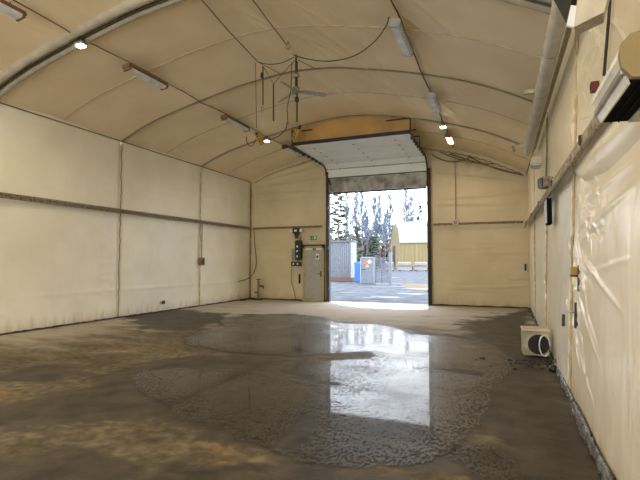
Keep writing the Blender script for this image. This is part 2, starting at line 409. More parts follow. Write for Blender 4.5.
def floor_material():
    m = bpy.data.materials.new('muddy_concrete'); m.use_nodes = True; t = m.node_tree; L = t.links.new; p = t.nodes['Principled BSDF']
    N = t.nodes.new
    tcn = N('ShaderNodeTexCoord')
    def noise(scale, detail=6, stretch=(1, 1, 1), dist=0, rot=0):
        a = N('ShaderNodeMapping'); a.inputs['Scale'].default_value = stretch; a.inputs['Rotation'].default_value = (0, 0, rot)
        L(tcn.outputs['Object'], a.inputs[0])
        n = N('ShaderNodeTexNoise'); n.inputs['Scale'].default_value = scale; n.inputs['Detail'].default_value = detail; n.inputs['Distortion'].default_value = dist
        L(a.outputs[0], n.inputs['Vector']); return n.outputs['Fac']
    def ramp(f, a, ca, b, cb):
        r = N('ShaderNodeValToRGB'); e = r.color_ramp.elements; e[0].position = a; e[0].color = (*ca, 1); e[1].position = b; e[1].color = (*cb, 1)
        L(f, r.inputs[0]); return r.outputs[0]
    def mix(f, a, b):
        x = N('ShaderNodeMix'); x.data_type = 'RGBA'; L(f, x.inputs['Factor'])
        for s, v in ((6, a), (7, b)):
            if isinstance(v, tuple): x.inputs[s].default_value = (*v, 1)
            else: L(v, x.inputs[s])
        return x.outputs[2]
    def mr(f, a, b, c=0, d=1):
        x = N('ShaderNodeMapRange'); x.interpolation_type = 'SMOOTHSTEP'; x.inputs['From Min'].default_value = a; x.inputs['From Max'].default_value = b
        x.inputs['To Min'].default_value = c; x.inputs['To Max'].default_value = d; L(f, x.inputs[0]); return x.outputs[0]
    def madd(f, k, g):
        x = N('ShaderNodeMath'); x.operation = 'MULTIPLY_ADD'; L(f, x.inputs[0]); x.inputs[1].default_value = k
        if isinstance(g, float): x.inputs[2].default_value = g
        else: L(g, x.inputs[2])
        return x.outputs[0]
    base = ramp(noise(1.1, 8, (1, 1, 1), .5), .3, (.085, .068, .043), .7, (.21, .172, .115))
    och = mr(noise(.8, 5, (1, 1.3, 1), .8), .52, .68, 0, .7)
    base = mix(och, base, (.21, .155, .078))
    fine = ramp(noise(9, 12), .35, (.45, .44, .42), .65, (1.3, 1.28, 1.22))
    mu = N('ShaderNodeMix'); mu.data_type = 'RGBA'; mu.blend_type = 'MULTIPLY'; mu.inputs['Factor'].default_value = .8
    L(base, mu.inputs[6]); L(fine, mu.inputs[7]); base = mu.outputs[2]
    at_p = N('ShaderNodeAttribute'); at_p.attribute_name = 'daylight_pale'
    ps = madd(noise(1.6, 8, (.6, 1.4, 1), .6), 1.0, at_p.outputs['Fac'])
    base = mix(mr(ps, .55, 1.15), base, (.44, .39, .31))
    streak = mr(noise(2.2, 5, (.35, 1.6, 1), 1, .25), .55, .72, 0, .55)
    base = mix(streak, base, (.10, .08, .055))
    at_d = N('ShaderNodeAttribute'); at_d.attribute_name = 'damp_shade'; at_w = N('ShaderNodeAttribute'); at_w.attribute_name = 'water'
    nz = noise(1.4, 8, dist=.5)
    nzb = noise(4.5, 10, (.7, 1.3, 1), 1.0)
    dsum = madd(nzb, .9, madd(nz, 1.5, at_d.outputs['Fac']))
    damp_shade = mr(dsum, 1.05, 1.4)
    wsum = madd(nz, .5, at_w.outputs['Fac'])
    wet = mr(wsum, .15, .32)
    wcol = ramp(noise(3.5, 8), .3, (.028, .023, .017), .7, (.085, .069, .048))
    c = mix(damp_shade, base, wcol)
    c = mix(wet, c, ramp(noise(6, 10), .35, (.022, .018, .013), .65, (.065, .054, .042)))
    vor = N('ShaderNodeTexVoronoi'); vor.inputs['Scale'].default_value = 2.3; L(tcn.outputs['Object'], vor.inputs['Vector'])
    peb = mr(vor.outputs['Distance'], .035, .05, 1, 0)
    c = mix(peb, c, (.02, .016, .012))
    L(c, p.inputs['Base Color'])
    rg = N('ShaderNodeMix'); rg.data_type = 'FLOAT'; L(damp_shade, rg.inputs['Factor']); rg.inputs[2].default_value = .8; rg.inputs[3].default_value = .55
    L(rg.outputs[0], p.inputs['Roughness'])
    p.inputs['Specular IOR Level'].default_value = .3
    b = N('ShaderNodeBump'); b.inputs['Strength'].default_value = .5; b.inputs['Distance'].default_value = .02
    hb = madd(noise(28, 6), .35, noise(3, 6)); L(hb, b.inputs['Height']); L(b.outputs[0], p.inputs['Normal'])
    return m
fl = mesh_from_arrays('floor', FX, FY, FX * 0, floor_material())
daylight_pale = np.clip((FY - 8.2) / 5.5, 0, 1) + .35 * np.clip((-5.5 - FX) / 3, 0, 1) * np.clip((FY - 4) / 2, 0, 1) + .25 * np.exp(-((FX + 9.0) / .9) ** 2)  # paler floor towards the doorway, daylight painted into its colour
for nm, arr in (('damp_shade', sdD), ('water', np.maximum(sdist(WATER, FX, FY), sdist(WATER2, FX, FY))), ('daylight_pale', daylight_pale)):
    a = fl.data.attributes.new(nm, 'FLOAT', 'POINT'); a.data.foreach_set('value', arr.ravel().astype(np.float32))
# give the floor its slab depth
ob = obj('trim_1', bbox(XL, .8, YB + .14, YB + .5, -.16, -.02), mat('threshold_concrete', (.15, .155, .16), .6)); ob['kind'] = 'structure'

def water_material(name, ripple=.012, thr=(.12, .16), rough=.035, tint=(.02, .018, .014), speck=True):
    m = bpy.data.materials.new(name); m.use_nodes = True; t = m.node_tree; t.nodes.clear(); L = t.links.new; N = t.nodes.new
    out = N('ShaderNodeOutputMaterial'); tcn = N('ShaderNodeTexCoord')
    tr = N('ShaderNodeBsdfTransparent'); gl = N('ShaderNodeBsdfGlossy'); gl.inputs['Roughness'].default_value = rough
    fr = N('ShaderNodeFresnel'); fr.inputs['IOR'].default_value = 1.72
    n = N('ShaderNodeTexNoise'); n.inputs['Scale'].default_value = 26; n.inputs['Detail'].default_value = 4; L(tcn.outputs['Object'], n.inputs['Vector'])
    b = N('ShaderNodeBump'); b.inputs['Strength'].default_value = ripple; b.inputs['Distance'].default_value = .01; L(n.outputs['Fac'], b.inputs['Height'])
    L(b.outputs[0], gl.inputs['Normal'])
    g2 = N('ShaderNodeBsdfGlossy'); g2.inputs['Roughness'].default_value = .40; L(b.outputs[0], g2.inputs['Normal'])
    n9 = N('ShaderNodeTexNoise'); n9.inputs['Scale'].default_value = 1.1; n9.inputs['Detail'].default_value = 6; L(tcn.outputs['Object'], n9.inputs['Vector'])
    m9 = N('ShaderNodeMapRange'); m9.inputs['From Min'].default_value = .35; m9.inputs['From Max'].default_value = .65; m9.inputs['To Min'].default_value = .4; m9.inputs['To Max'].default_value = .85; L(n9.outputs['Fac'], m9.inputs[0])
    gm = N('ShaderNodeMixShader'); L(m9.outputs[0], gm.inputs[0]); L(gl.outputs[0], gm.inputs[1]); L(g2.outputs[0], gm.inputs[2]); gl = gm
    film = N('ShaderNodeMixShader'); L(fr.outputs[0], film.inputs[0]); L(tr.outputs[0], film.inputs[1]); L(gl.outputs[0], film.inputs[2])
    a = N('ShaderNodeAttribute'); a.attribute_name = 'water'
    n2 = N('ShaderNodeTexNoise'); n2.inputs['Scale'].default_value = 1.4; n2.inputs['Detail'].default_value = 8; n2.inputs['Distortion'].default_value = .5; L(tcn.outputs['Object'], n2.inputs['Vector'])
    s = N('ShaderNodeMath'); s.operation = 'MULTIPLY_ADD'; L(n2.outputs['Fac'], s.inputs[0]); s.inputs[1].default_value = .35; L(a.outputs['Fac'], s.inputs[2])
    mr = N('ShaderNodeMapRange'); mr.inputs['From Min'].default_value = thr[0]; mr.inputs['From Max'].default_value = thr[1]; L(s.outputs[0], mr.inputs[0])
    fac = mr.outputs[0]
    if speck:   # stones and crests that stand out of the shallow film
        n3 = N('ShaderNodeTexNoise'); n3.inputs['Scale'].default_value = 42; n3.inputs['Detail'].default_value = 8
        mp_ = N('ShaderNodeMapping'); mp_.inputs['Scale'].default_value = (1, .6, 1); L(tcn.outputs['Object'], mp_.inputs[0]); L(mp_.outputs[0], n3.inputs['Vector'])
        dp = N('ShaderNodeMapRange'); dp.inputs['From Min'].default_value = 0; dp.inputs['From Max'].default_value = .5; dp.inputs['To Min'].default_value = .50; dp.inputs['To Max'].default_value = .615; L(a.outputs['Fac'], dp.inputs[0])
        ls = N('ShaderNodeMath'); ls.operation = 'SUBTRACT'; L(dp.outputs[0], ls.inputs[0]); L(n3.outputs['Fac'], ls.inputs[1])
        sm = N('ShaderNodeMapRange'); sm.inputs['From Min'].default_value = -.02; sm.inputs['From Max'].default_value = .03; sm.inputs['To Min'].default_value = .2; L(ls.outputs[0], sm.inputs[0])
        mm = N('ShaderNodeMath'); mm.operation = 'MULTIPLY'; L(fac, mm.inputs[0]); L(sm.outputs[0], mm.inputs[1]); fac = mm.outputs[0]
    fin = N('ShaderNodeMixShader'); L(fac, fin.inputs[0]); L(tr.outputs[0], fin.inputs[1]); L(film.outputs[0], fin.inputs[2]); L(fin.outputs[0], out.inputs[0])
    return m
def puddle(poly, isl, m, label, z=.006, ext=.05, step=.06):
    x0, y0 = poly.min(0) - .2; x1, y1 = poly.max(0) + .2
    gx = np.arange(x0, x1, step); gy = np.arange(y0, y1, step); U, V = np.meshgrid(gx, gy)
    sd = sdist(poly, U, V)
    for q in isl: sd = np.minimum(sd, -sdist(q, U, V))
    n = len(gx); use = sd > -ext; vid = {}; verts = []; vals = []; faces = []
    def vi(j, i):
        k = (j, i)
        if k not in vid: vid[k] = len(verts); verts.append((float(gx[i]), float(gy[j]), z)); vals.append(float(sd[j, i]))
        return vid[k]
    for j in range(len(gy) - 1):
        for i in range(n - 1):
            if use[j, i] or use[j + 1, i + 1]: faces.append((vi(j, i), vi(j, i + 1), vi(j + 1, i + 1), vi(j + 1, i)))
    o = obj('puddle', (verts, faces), m); a = o.data.attributes.new('water', 'FLOAT', 'POINT'); a.data.foreach_set('value', vals)
    tag(o, label, 'puddle'); return o
M_water = water_material('water_film')
puddle(WATER, ISL, M_water, 'large shallow puddle mirroring the open doorway across the middle of the floor')
puddle(WATER2, [], M_water, 'small dull puddle on the floor at the near right, beyond the big one')
puddle(poly_px([(331,303.2),(345,302.6),(375,303.6),(400,304.6),(428,306.2),(429,309.5),(405,310),(380,309),(355,307.5),(340,306)]), [], water_material('threshold_water', .1, (.1, .2), .12, speck=False), 'thin strip of bright water lying just inside the door threshold', z=.008)

# ------------------------------------------------------------------ trims: arches, seams, foam gaps, foil at the foot of the right wall
def trim(n, bm, m, smooth=False):
    o = obj('trim_%d' % n, bm, m, smooth=smooth); o['kind'] = 'structure'; return o
def arch(y, r, dz, n=60, xa=XL + .05, xb=.72): return [(x, y, prof(x) - dz) for x in np.linspace(xa, xb, n)]
k = 2
for y in (2.35, 5.8):    # thick double sleeve over the frame tube
    for dy in (-.115, .115):
        bm = B(); tube(bm, arch(y + dy - .06, 0, .0), .085, 10); trim(k, bm, M_rib, True); k += 1
    bm = B(); tube(bm, arch(y - .06, 0, .055), .02, 6); trim(k, bm, M_dark); k += 1
for y in (9.25, 12.75):
    bm = B(); tube(bm, arch(y + .03, 0, .0), .03 if y < 10 else .045, 8); trim(k, bm, M_rib, True); k += 1
    bm = B(); tube(bm, arch(y - .03, 0, .02), .011, 6); trim(k, bm, M_seam, True); k += 1
for y in (7.45, 11.0, 14.4, 4.0):   # welded mid-bay seams
    bm = B(); tube(bm, [(x, y, prof(x) + .052) for x in np.linspace(XL + .05, .75, 60)], .012, 6); trim(k, bm, M_weld); k += 1
# eave lines
trim(k, btube([(XL + .035, y, prof(XL) - .01) for y in np.linspace(YF, YB, 40)], .013), M_seam); k += 1
trim(k, btube([(xr(y, 4.4) - .01, y, prof(.8) - .04) for y in np.linspace(YF, YB, 40)], .018), M_seam); k += 1
# post lacings
for y in (5.8, 9.25, 12.75, 16.02):
    pts = [(XL + (.02 if y < 16 else .06) + random.uniform(-.004, .004), y + random.uniform(-.012, .012), z) for z in np.linspace(.02, 4.75, 50)]
    trim(k, btube(pts, [random.uniform(.012, .026) for _ in pts] if y > 10 else .012, 6), M_foam if 10 < y < 16 else M_seam); k += 1
for y in (5.8, 9.25, 12.75):
    pts = [(xr(y, z) - .005 + random.uniform(-.008, .008), y + random.uniform(-.015, .015), z) for z in np.linspace(.02, 4.3, 60)]
    trim(k, btube(pts, [random.uniform(.010, .022) if y < 6 else random.uniform(.010, .022) for _ in pts], 6), M_foam); k += 1
# rope lacing round the gable
pts = []
for i, x in enumerate(np.linspace(-9.4, .7, 160)): pts.append((x, YB - .06, prof(x) - .10 - .05 * abs(math.sin(i * .9))))
trim(k, btube(pts, .014, 5), M_seam); k += 1
pts = [(x, YB - .05, .02 + .008 * math.sin(x * 9)) for x in np.linspace(XL, DX0 - .1, 50)]
trim(k, btube(pts, .028, 6), M_foild); k += 1
pts = [(x, YB - .05, .02 + .008 * math.sin(x * 9)) for x in np.linspace(DX1 + .1, .75, 50)]
trim(k, btube(pts, .028, 6), M_foild); k += 1
pts = [(XL + .05 + random.uniform(-.01, .01), y, .015) for y in np.linspace(2, 16, 160)]
trim(k, btube(pts, [random.uniform(.015, .035) for _ in pts], 6), M_foild); k += 1
# crumpled foil-faced insulation edge along the right wall
gy = np.arange(2.0, 7.3, .035); gu = np.linspace(0, 1, 7)
U, Yg = np.meshgrid(gu, gy)
wob = np.array([.5 + .5 * math.sin(y * 3.1) * math.sin(y * 1.3 + 1) for y in gy])[:, None]
Xf = np.vectorize(lambda y: xr(y, 0))(Yg) - .005 - U * (.03 + .035 * wob) + rng.normal(0, .006, U.shape)
Zf = .008 + .06 * np.sin(PI * U) * (.5 + wob) + np.abs(rng.normal(0, .008, U.shape)) + .05 * (1 - U)
mesh_from_arrays('trim_%d' % k, Xf, Yg, Zf, M_foil); k += 1
gy = np.arange(7.3, 15.9, .06)
pts = [(xr(y, 0) - .03 + random.uniform(-.02, .02), y, .02) for y in gy]
trim(k, btube(pts, [random.uniform(.015, .045) for _ in pts], 6), M_foild); k += 1

# ------------------------------------------------------------------ wire cable trays round the walls
def tray(path, up, label, out, w_=.13, r=.008, step=.11, m=M_tray, cables=3):
    """ladder of rungs on two rails, with cables lying in it; up = direction across the tray, out = away from wall"""
    root = empty('cable_tray', path[0], label=label, cat='cable tray')
    P0 = Vector(path[0]); up = Vector(up).normalized(); out = Vector(out)
    loc = [Vector(p) - P0 for p in path]
    for s in (-1, 1): obj('rail', btube([p + up * (w_ / 2 * s) for p in loc], r * 1.4, 6), m, root)
    bm = B()
    for a, b in zip(loc, loc[1:]):
        L_ = (b - a).length; d = (b - a) / L_
        for i in range(int(L_ / step)):
            q = a + d * (i * step); q2 = q + d * step * .45
            tube(bm, [q - up * (w_ / 2) + out * .004, q + out * .03, q2 + out * .03, q2 + up * (w_ / 2) + out * .004], r * .8, 4)
    obj('wire_mesh', bm, m, root)
    bm = B()
    for c in range(cables):
        off = up * ((c - (cables - 1) / 2) * w_ * .23)
        tube(bm, [p + off - out * .008 + Vector((0, 0, .004 * math.sin(i * 2 + c))) for i, p in enumerate(loc)], .016, 6)
    obj('cables', bm, M_tray2, root)
    for i, p in enumerate(loc):
        if i % 3 == 1: obj('bracket', box(B(), p.x - .015 - .03 * abs(out.x), p.x + .015 - .0 * out.x, p.y - .02, p.y + .02 + .03 * abs(out.y), p.z - w_ * .2, p.z + w_ * .2), M_dark, root)
    return root
yy = list(np.linspace(1.0, 15.8, 18))
tray([(-9.44, y, 2.86) for y in yy], (0, 0, 1), 'long steel cable tray along the left membrane wall', (1, 0, 0), .10)
tray([(xr(y, 2.6) - .08, y, 2.60 + .10 * (y - 4) / 12) for y in np.linspace(1.2, 15.8, 18)], (.35, 0, 1), 'wide steel cable tray with twisted cables along the right wall', (-1, 0, 0), .22, .013, .10, cables=4)
tray([(x, 15.93, 2.86) for x in np.linspace(-9.4, -6.35, 6)], (0, 0, 1), 'short steel cable tray on back wall left of the doorway', (0, -1, 0), .06, .007)
tray([(x, 15.93, 2.80) for x in np.linspace(-2.2, .65, 6)], (0, 0, 1), 'short steel cable tray on back wall right of the doorway', (0, -1, 0), .06, .007)

gy = np.linspace(2.0, 5.78, 90); gu = np.linspace(0, 1, 12); U, Yg = np.meshgrid(gu, gy)
dr = np.sin(PI * np.clip((5.78 - Yg) / 3.9, 0, 1)) ** .6
Zd = 2.62 - .42 * U * dr - .04; Xd = np.vectorize(xr)(Yg, Zd) - .008 - .07 * np.sin(PI * U) ** .8 * dr + rng.normal(0, .0015, U.shape)
mesh_from_arrays('trim_%d' % k, Xd, Yg, Zd, M_right); k += 1

# ------------------------------------------------------------------ overhead sectional door
d1 = empty('door_1', (0, 0, 0), kind='structure')
Xa, Xb_ = DX0 - .02, DX1 + .02
YD = 15.88
side = [(YD, 4.12), (YD, 4.68), (YD - .14, 4.98), (YD - .45, 5.13)]
fy_ = 12.75
nseg = 5; step_ = (side[-1][0] - fy_) / nseg
for i in range(nseg): side.append((side[3][0] - step_ * (i + 1), 5.13 + .012 * (i + 1)))
pan = []
def slab(p0, p1, m, name='door_section'):
    (y0, z0), (y1, z1) = p0, p1
    t = Vector((0, y1 - y0, z1 - z0)).normalized(); nrm = Vector((0, -t.z, t.y))   # towards the room / down
    if nrm.z > 0 and abs(nrm.z) > .3: nrm = -nrm
    if abs(nrm.z) <= .3 and nrm.y > 0: nrm = -nrm
    g = .018; A = Vector((0, y0, z0)) + t * g; D = Vector((0, y1, z1)) - t * g
    bm = B(); q = [A, D, D - nrm * .045, A - nrm * .045]
    prism(bm, [(v.y, v.z) for v in q], 0, Xa + .035, Xb_ - .035)
    s_ = obj(name, bm, m, d1)
    for x in np.linspace(Xa + .55, Xb_ - .55, 3):     # hinge straps
        a, d = A + nrm * .003, D + nrm * .003
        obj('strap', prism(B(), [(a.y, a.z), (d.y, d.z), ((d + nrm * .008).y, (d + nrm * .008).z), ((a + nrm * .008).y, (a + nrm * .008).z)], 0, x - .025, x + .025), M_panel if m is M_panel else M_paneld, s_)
        e = A + nrm * .02
        obj('hinge', bbox(x - .03, x + .03, e.y - .02, e.y + .02, e.z - .015, e.z + .015, .004), M_steel, s_)
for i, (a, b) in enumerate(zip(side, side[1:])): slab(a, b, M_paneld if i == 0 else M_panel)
obj('bottom_seal', bbox(Xa + .05, Xb_ - .05, YD - .03, YD + .05, 4.07, 4.125), M_dark, d1)
obj('front_edge', bbox(Xa + .02, Xb_ - .02, fy_ - .05, fy_, 5.17, 5.27), M_black, d1)
for s, X in ((-1, Xa), (1, Xb_)):
    tr = [(X, YD - .02, .02), (X, YD - .02, 4.55)] + [(X, YD - .02 - .55 * (1 - math.cos(a)), 4.55 + .55 * math.sin(a)) for a in np.linspace(.2, PI / 2, 7)] + [(X, fy_ - .1, 5.17)]
    bm = B(); tube(bm, tr, .028, 4); obj('track', bm, M_dark, d1)
    for y in np.linspace(13.0, 15.1, 7): obj('roller', bbox(X - .045, X + .045, y - .03, y + .03, 5.06, 5.15), M_dark, d1)
    for z in np.linspace(.5, 4.3, 6): obj('track_bolt', bbox(X - .035, X + .035, YD - .06, YD + .0, z - .04, z + .04), M_dark, d1)
    bm = B(); xo = X + s * .07
    box(bm, *sorted((X - s * .035, X + s * .075)), YD + .03, YD + .20, 0, DZ + .05); obj('jamb', bm, mat('jamb_dark', (.035, .028, .02), .6), d1)
    bm = B()
    z1 = prof(X) - .03
    tube(bm, [(X, fy_ - .02, 5.2), (X, fy_ - .02, z1)], .02, 4); tube(bm, [(X, fy_ - .02, 5.62), (X + (-s) * .7, fy_ - .02, 5.62)], .018, 4)
    tube(bm, [(X, 14.3, 5.2), (X, 14.3, 5.5), (X - s * .6, 14.3, 5.5), (X - s * .35, 14.3, 5.2)], .018, 4)
    obj('track_hanger', bm, M_dark, d1)
obj('lintel', bbox(DX0, DX1, YB - .02, YB + .12, DZ - .12, DZ + .05), M_dark, d1)
obj('torsion_shaft', btube([(Xa, YD - .1, 4.9), (Xa, YD - .1, 4.78)], .06, 8), M_dark, d1)
bm = B(); tube(bm, [(DX0 + .08, YD - .12, 4.62), (DX0 + .12, YD - .12, 4.4)], .03); obj('cable_drum', bm, M_dark, d1)
obj('torsion_tube', btube([(Xa, 13.6, 5.5), (Xb_, 13.6, 5.52)], .018, 6), M_dark, d1)
bm = B(); xs_ = np.linspace(Xa - .05, Xb_ + .05, 40)
prism(bm, [(x, 5.29) for x in (xs_[0], xs_[-1])] + [(x, prof(x) + .02) for x in xs_[::-1]], 1, 12.80, 12.815)
tag(obj('tarpaulin', bm, mat('amber_tarp', (.60, .36, .11), .6, var=.12, vscale=1.5, bump=.3, bscale=4)), 'amber tarpaulin sheet filling the gap between ceiling arch and overhead door edge', 'tarpaulin')
# flashing beyond the jambs
for n_, (a, b) in enumerate(((DX0 - .18, DX0 - .12), (DX1 + .10, DX1 + .15))):
    o = obj('trim_%d' % k, bbox(a, b, YB - .05, YB + .05, 0, 4.9), M_frame); o['kind'] = 'structure'; k += 1

# ------------------------------------------------------------------ walk door beside it
d2 = empty('door_2', (-6.72, 16.0, 0), kind='structure')
obj('door_leaf', bbox(-.36, .36, -.02, .03, .10, 2.04, .004), M_greyd, d2)
bm = B(); box(bm, -.44, -.36, -.05, .06, 0, 2.12); box(bm, .36, .44, -.05, .06, 0, 2.12); box(bm, -.44, .44, -.05, .06, 2.04, 2.12); obj('door_frame', bm, M_frame, d2)
obj('sill', bbox(-.44, .44, -.06, .06, 0, .10), M_frame, d2)
obj('drip_rail', bbox(-.46, .46, -.08, .0, 2.12, 2.17), M_dark, d2)
bm = B(); tube(bm, [(.30, -.02, 1.05), (.30, -.07, 1.05), (.19, -.07, 1.05)], .012); box(bm, .28, .325, -.035, -.02, .93, 1.15); obj('handle', bm, M_black, d2)
for z in (.5, 1.0, 1.7): obj('hinge', bbox(-.37, -.34, -.04, -.02, z - .05, z + .05), M_steel, d2)
obj('notice', bbox(.10, .22, -.03, -.021, 1.60, 1.82), M_white, d2)
obj('notice_print', bbox(.12, .20, -.033, -.0305, 1.66, 1.74), M_black, d2)
obj('header_strip', bbox(-.35, .35, -.026, -.021, 1.97, 2.03), M_white, d2)
obj('header_mark', bbox(-.04, .10, -.031, -.027, 1.95, 2.03), M_green, d2)
# exit sign
es = empty('exit_sign', (-6.76, 16.05, 2.43), label='small green emergency exit sign above the grey door', cat='sign')
obj('plate', bbox(-.13, .13, 0, .02, -.08, .08, .004), M_green, es)
bm = B()
lathe(bm, [(.012, 0), (.012, .003)], 10, Matrix.Translation((-.03, 0, .045)) @ Matrix.Rotation(PI / 2, 4, 'X'))
tube(bm, [(-.03, -.002, .03), (-.045, -.002, -.01), (-.02, -.002, -.03), (-.045, -.002, -.06)], .006, 4); tube(bm, [(-.045, -.002, -.01), (-.08, -.002, -.04)], .006, 4); tube(bm, [(-.055, -.002, .02), (-.01, -.002, .015)], .005, 4)
box(bm, .03, .10, -.004, 0, -.055, .06); obj('running_figure', bm, M_white, es)

# ------------------------------------------------------------------ control gear left of the walk door
def wallpt(px, py): return at(px, py, 1, 16.0)
p = wallpt(300, 262)
cg = empty('socket_panel', (p.x, 15.97, 0), label='electrical panel with sockets and yellow breakers beside the grey door', cat='electrical panel')
z0 = wallpt(300, 268).z; z1 = wallpt(300, 246).z
obj('back_board', bbox(-.34, -.08, -.02, .02, z0 + .25, z1 - .1), mat('grey_board', (.36, .33, .27), .6), cg)
obj('enclosure', bbox(-.14, .10, -.14, .02, z0 + .32, z1 + .22, .01), M_black, cg)
for z in (.42, .62, .80): obj('socket_cover', bbox(-.07, -.01, -.16, -.14, z0 + z, z0 + z + .07), M_white, cg)
obj('lower_box', bbox(-.32, .06, -.12, .02, z0 + .08, z0 + .24, .01), M_dark, cg)
for x in (-.24, -.06): obj('push_button', bbox(x, x + .05, -.14, -.12, z0 + .13, z0 + .19), M_white, cg)
obj('isolator', bbox(-.06, .06, -.10, .0, z1 + .26, z1 + .33), M_yel, cg)
obj('conduit', btube([(0, -.04, z1 + .2), (0, -.04, 2.34)], .035, 6), M_dark, cg)
obj('flex', btube(smooth_path([(-.3, -.06, z0 + .1), (-.34, -.05, .8), (-.22, -.06, .4), (-.14, -.05, .05)]), .012, 5), M_dark, cg)
p = wallpt(298, 231)
j = empty('junction_bracket', (p.x, 15.88, p.z), label='dark junction bracket with white boxes on the tray above the electrical panel', cat='junction box')
obj('body', bbox(-.14, .14, -.10, .02, -.1, .1, .01), M_dark, j)
for x in (-.26, .15): obj('side_box', bbox(x, x + .11, -.08, 0, -.05, .05), M_white, j)
obj('front_box', bbox(-.05, .05, -.13, -.1, -.04, .04), M_white, j)
obj('neck', prism(B(), [(-.09, -.1), (.09, -.1), (.04, -.3), (-.04, -.3)], 1, -.06, .0), M_dark, j)
# pull switch bar beside the door
p = wallpt(303, 280); o = obj('grab_handle', bbox(-.02, .02, -.05, .06, -.18, .18, .008), M_black, loc=(p.x - .12, 15.93, p.z + .05)); tag(o, 'black vertical bar handle on back wall beside the grey door', 'handle')
# water tap / standpipe in the corner
p = wallpt(262, 296)
s = empty('standpipe', (p.x, 15.7, 0), label='rusty standpipe with valve wheels in the far left corner', cat='standpipe')
obj('pipe', btube([(0, 0, 0), (0, 0, .78)], .045), mat('old_pipe', (.20, .20, .17), .5, .4), s)
bm = B(); tube(bm, [(-.04, 0, .55), (.22, 0, .55), (.22, 0, .45)], .03); tube(bm, [(0, 0, .3), (-.15, 0, .3)], .03); obj('branch', bm, M_dark, s)
latheM = Matrix.Translation((0, 0, .80)); obj('hand_wheel', lathe(B(), [(.09, 0), (.1, .015), (.09, .03)], 14, latheM), M_dark, s)
obj('foot', bbox(-.14, .14, -.12, .12, 0, .06, .01), M_dark, s)
# loose cable down the left corner
o = obj('loose_cable', btube(smooth_path([(-9.30, 15.86, 2.82), (-9.25, 15.86, 2.2), (-9.2, 15.9, 1.4), (-9.35, 15.7, .9), (-9.45, 15.0, .75)]), .016, 6), M_dark)
tag(o, 'dark loose cable looping down the far left corner', 'cable')
# debris in the corner
bm = B()
for i in range(14):
    x, y = random.uniform(-9.45, -9.25), random.uniform(15.1, 15.9); s_ = random.uniform(.03, .09)
    box(bm, x - s_, x + s_, y - s_, y + s_, 0, random.uniform(.02, .08), .006)
tag(obj('rubble', bm, M_foild), 'low heap of dark rubble on the floor in the far left corner', 'rubble', kind='stuff')
# cable drop on the second post with socket
s = empty('drop_socket', (-9.53, 12.75, 1.55), label='dark socket box hanging under a cable on the left wall', cat='socket')
obj('cable', btube([(0.02, 0, .0), (0.02, 0, 1.28)], .014, 6), M_dark, s); obj('housing', bbox(-.03, .08, -.10, .10, -.16, .1, .015), M_rust, s)
obj('socket_flap', bbox(.08, .095, -.06, .06, -.1, .02), M_black, s)
# clips on left wall foot
o = obj('wall_plug', bbox(-.02, .03, -.05, .05, -.05, .05, .01), M_dark, loc=(-9.53, 10.93, .28)); tag(o, 'small dark plug low on the left wall membrane', 'plug')
# box with riser on back wall right
p = wallpt(456, 223)
s = empty('junction_box', (p.x, 15.86, p.z), label='small grey junction box with riser cable right of the doorway', cat='junction box')
obj('housing', bbox(-.09, .09, -.09, .06, -.09, .09, .01), M_beige, s); obj('lid', bbox(-.06, .06, -.1, -.09, -.06, .06), M_tray, s)
obj('riser_cable', btube([(0, .05, .08), (0.01, .05, 1.3), (0, .05, 2.2)], .012, 5), M_seam, s)
o = obj('wall_switch', bbox(-.03, .03, -.04, .02, -.11, .11, .008), M_black, loc=(.70, 15.98, 1.33)); tag(o, 'small black switch at the far right corner', 'switch')
# slack cables on right of gable
for i, (a, b, d) in enumerate((((-2.2, 15.9, 5.25), (-.9, 15.9, 5.08), .22), ((-1.9, 15.72, 5.28), (-.2, 15.72, 4.72), .12), ((-1.0, 15.9, 5.1), (.6, 15.9, 4.35), .10), ((-1.6, 15.8, 5.2), (.65, 15.8, 4.3), .02))):
    o = obj('slack_cable', btube(sag(a, b, d), .022, 5), M_seam)
    tag(o, ['deepest sagging cable loop under the gable arch, nearest the door track', 'gently sagging middle cable under the gable arch at far right', 'slack cable under the gable arch ending at the far right corner', 'nearly straight cable running below the right half of the gable arch'][i], 'cable', 'slack cables under the gable arch')

# ------------------------------------------------------------------ lamps in two rows
XLrow, XRrow = -7.05, -1.6
def fluorescent(name, p, L_, label, housing, lit=False, group=None, tilt=0):
    r = empty(name, p, (0, tilt, 0), label, 'light fixture', group)
    bm = B(); prism(bm, [(-.10, 0), (.10, 0), (.08, .075), (-.08, .075)], 1, -L_ / 2, L_ / 2)
    obj('housing', bm, housing, r)
    bm = B(); prism(bm, [(-.085, -.001), (-.06, -.045), (.06, -.045), (.085, -.001)], 1, -L_ / 2 + .05, L_ / 2 - .05)
    obj('diffuser', bm, M_lit if lit else M_diff, r)
    for s in (-1, 1): obj('end_cap', bbox(-.09, .09, s * (L_ / 2 - .04) - .02, s * (L_ / 2 - .04) + .02, -.05, .0), housing, r)
    for s in (-.35, .35): obj('hanger', btube([(0, s * L_, .07), (0, s * L_, .16)], .01, 5), M_dark, r)
    return r
def lerp_px(a, b): return (a + b) / 2
def row_pt(px, py, drop): return atc(px, py, drop)
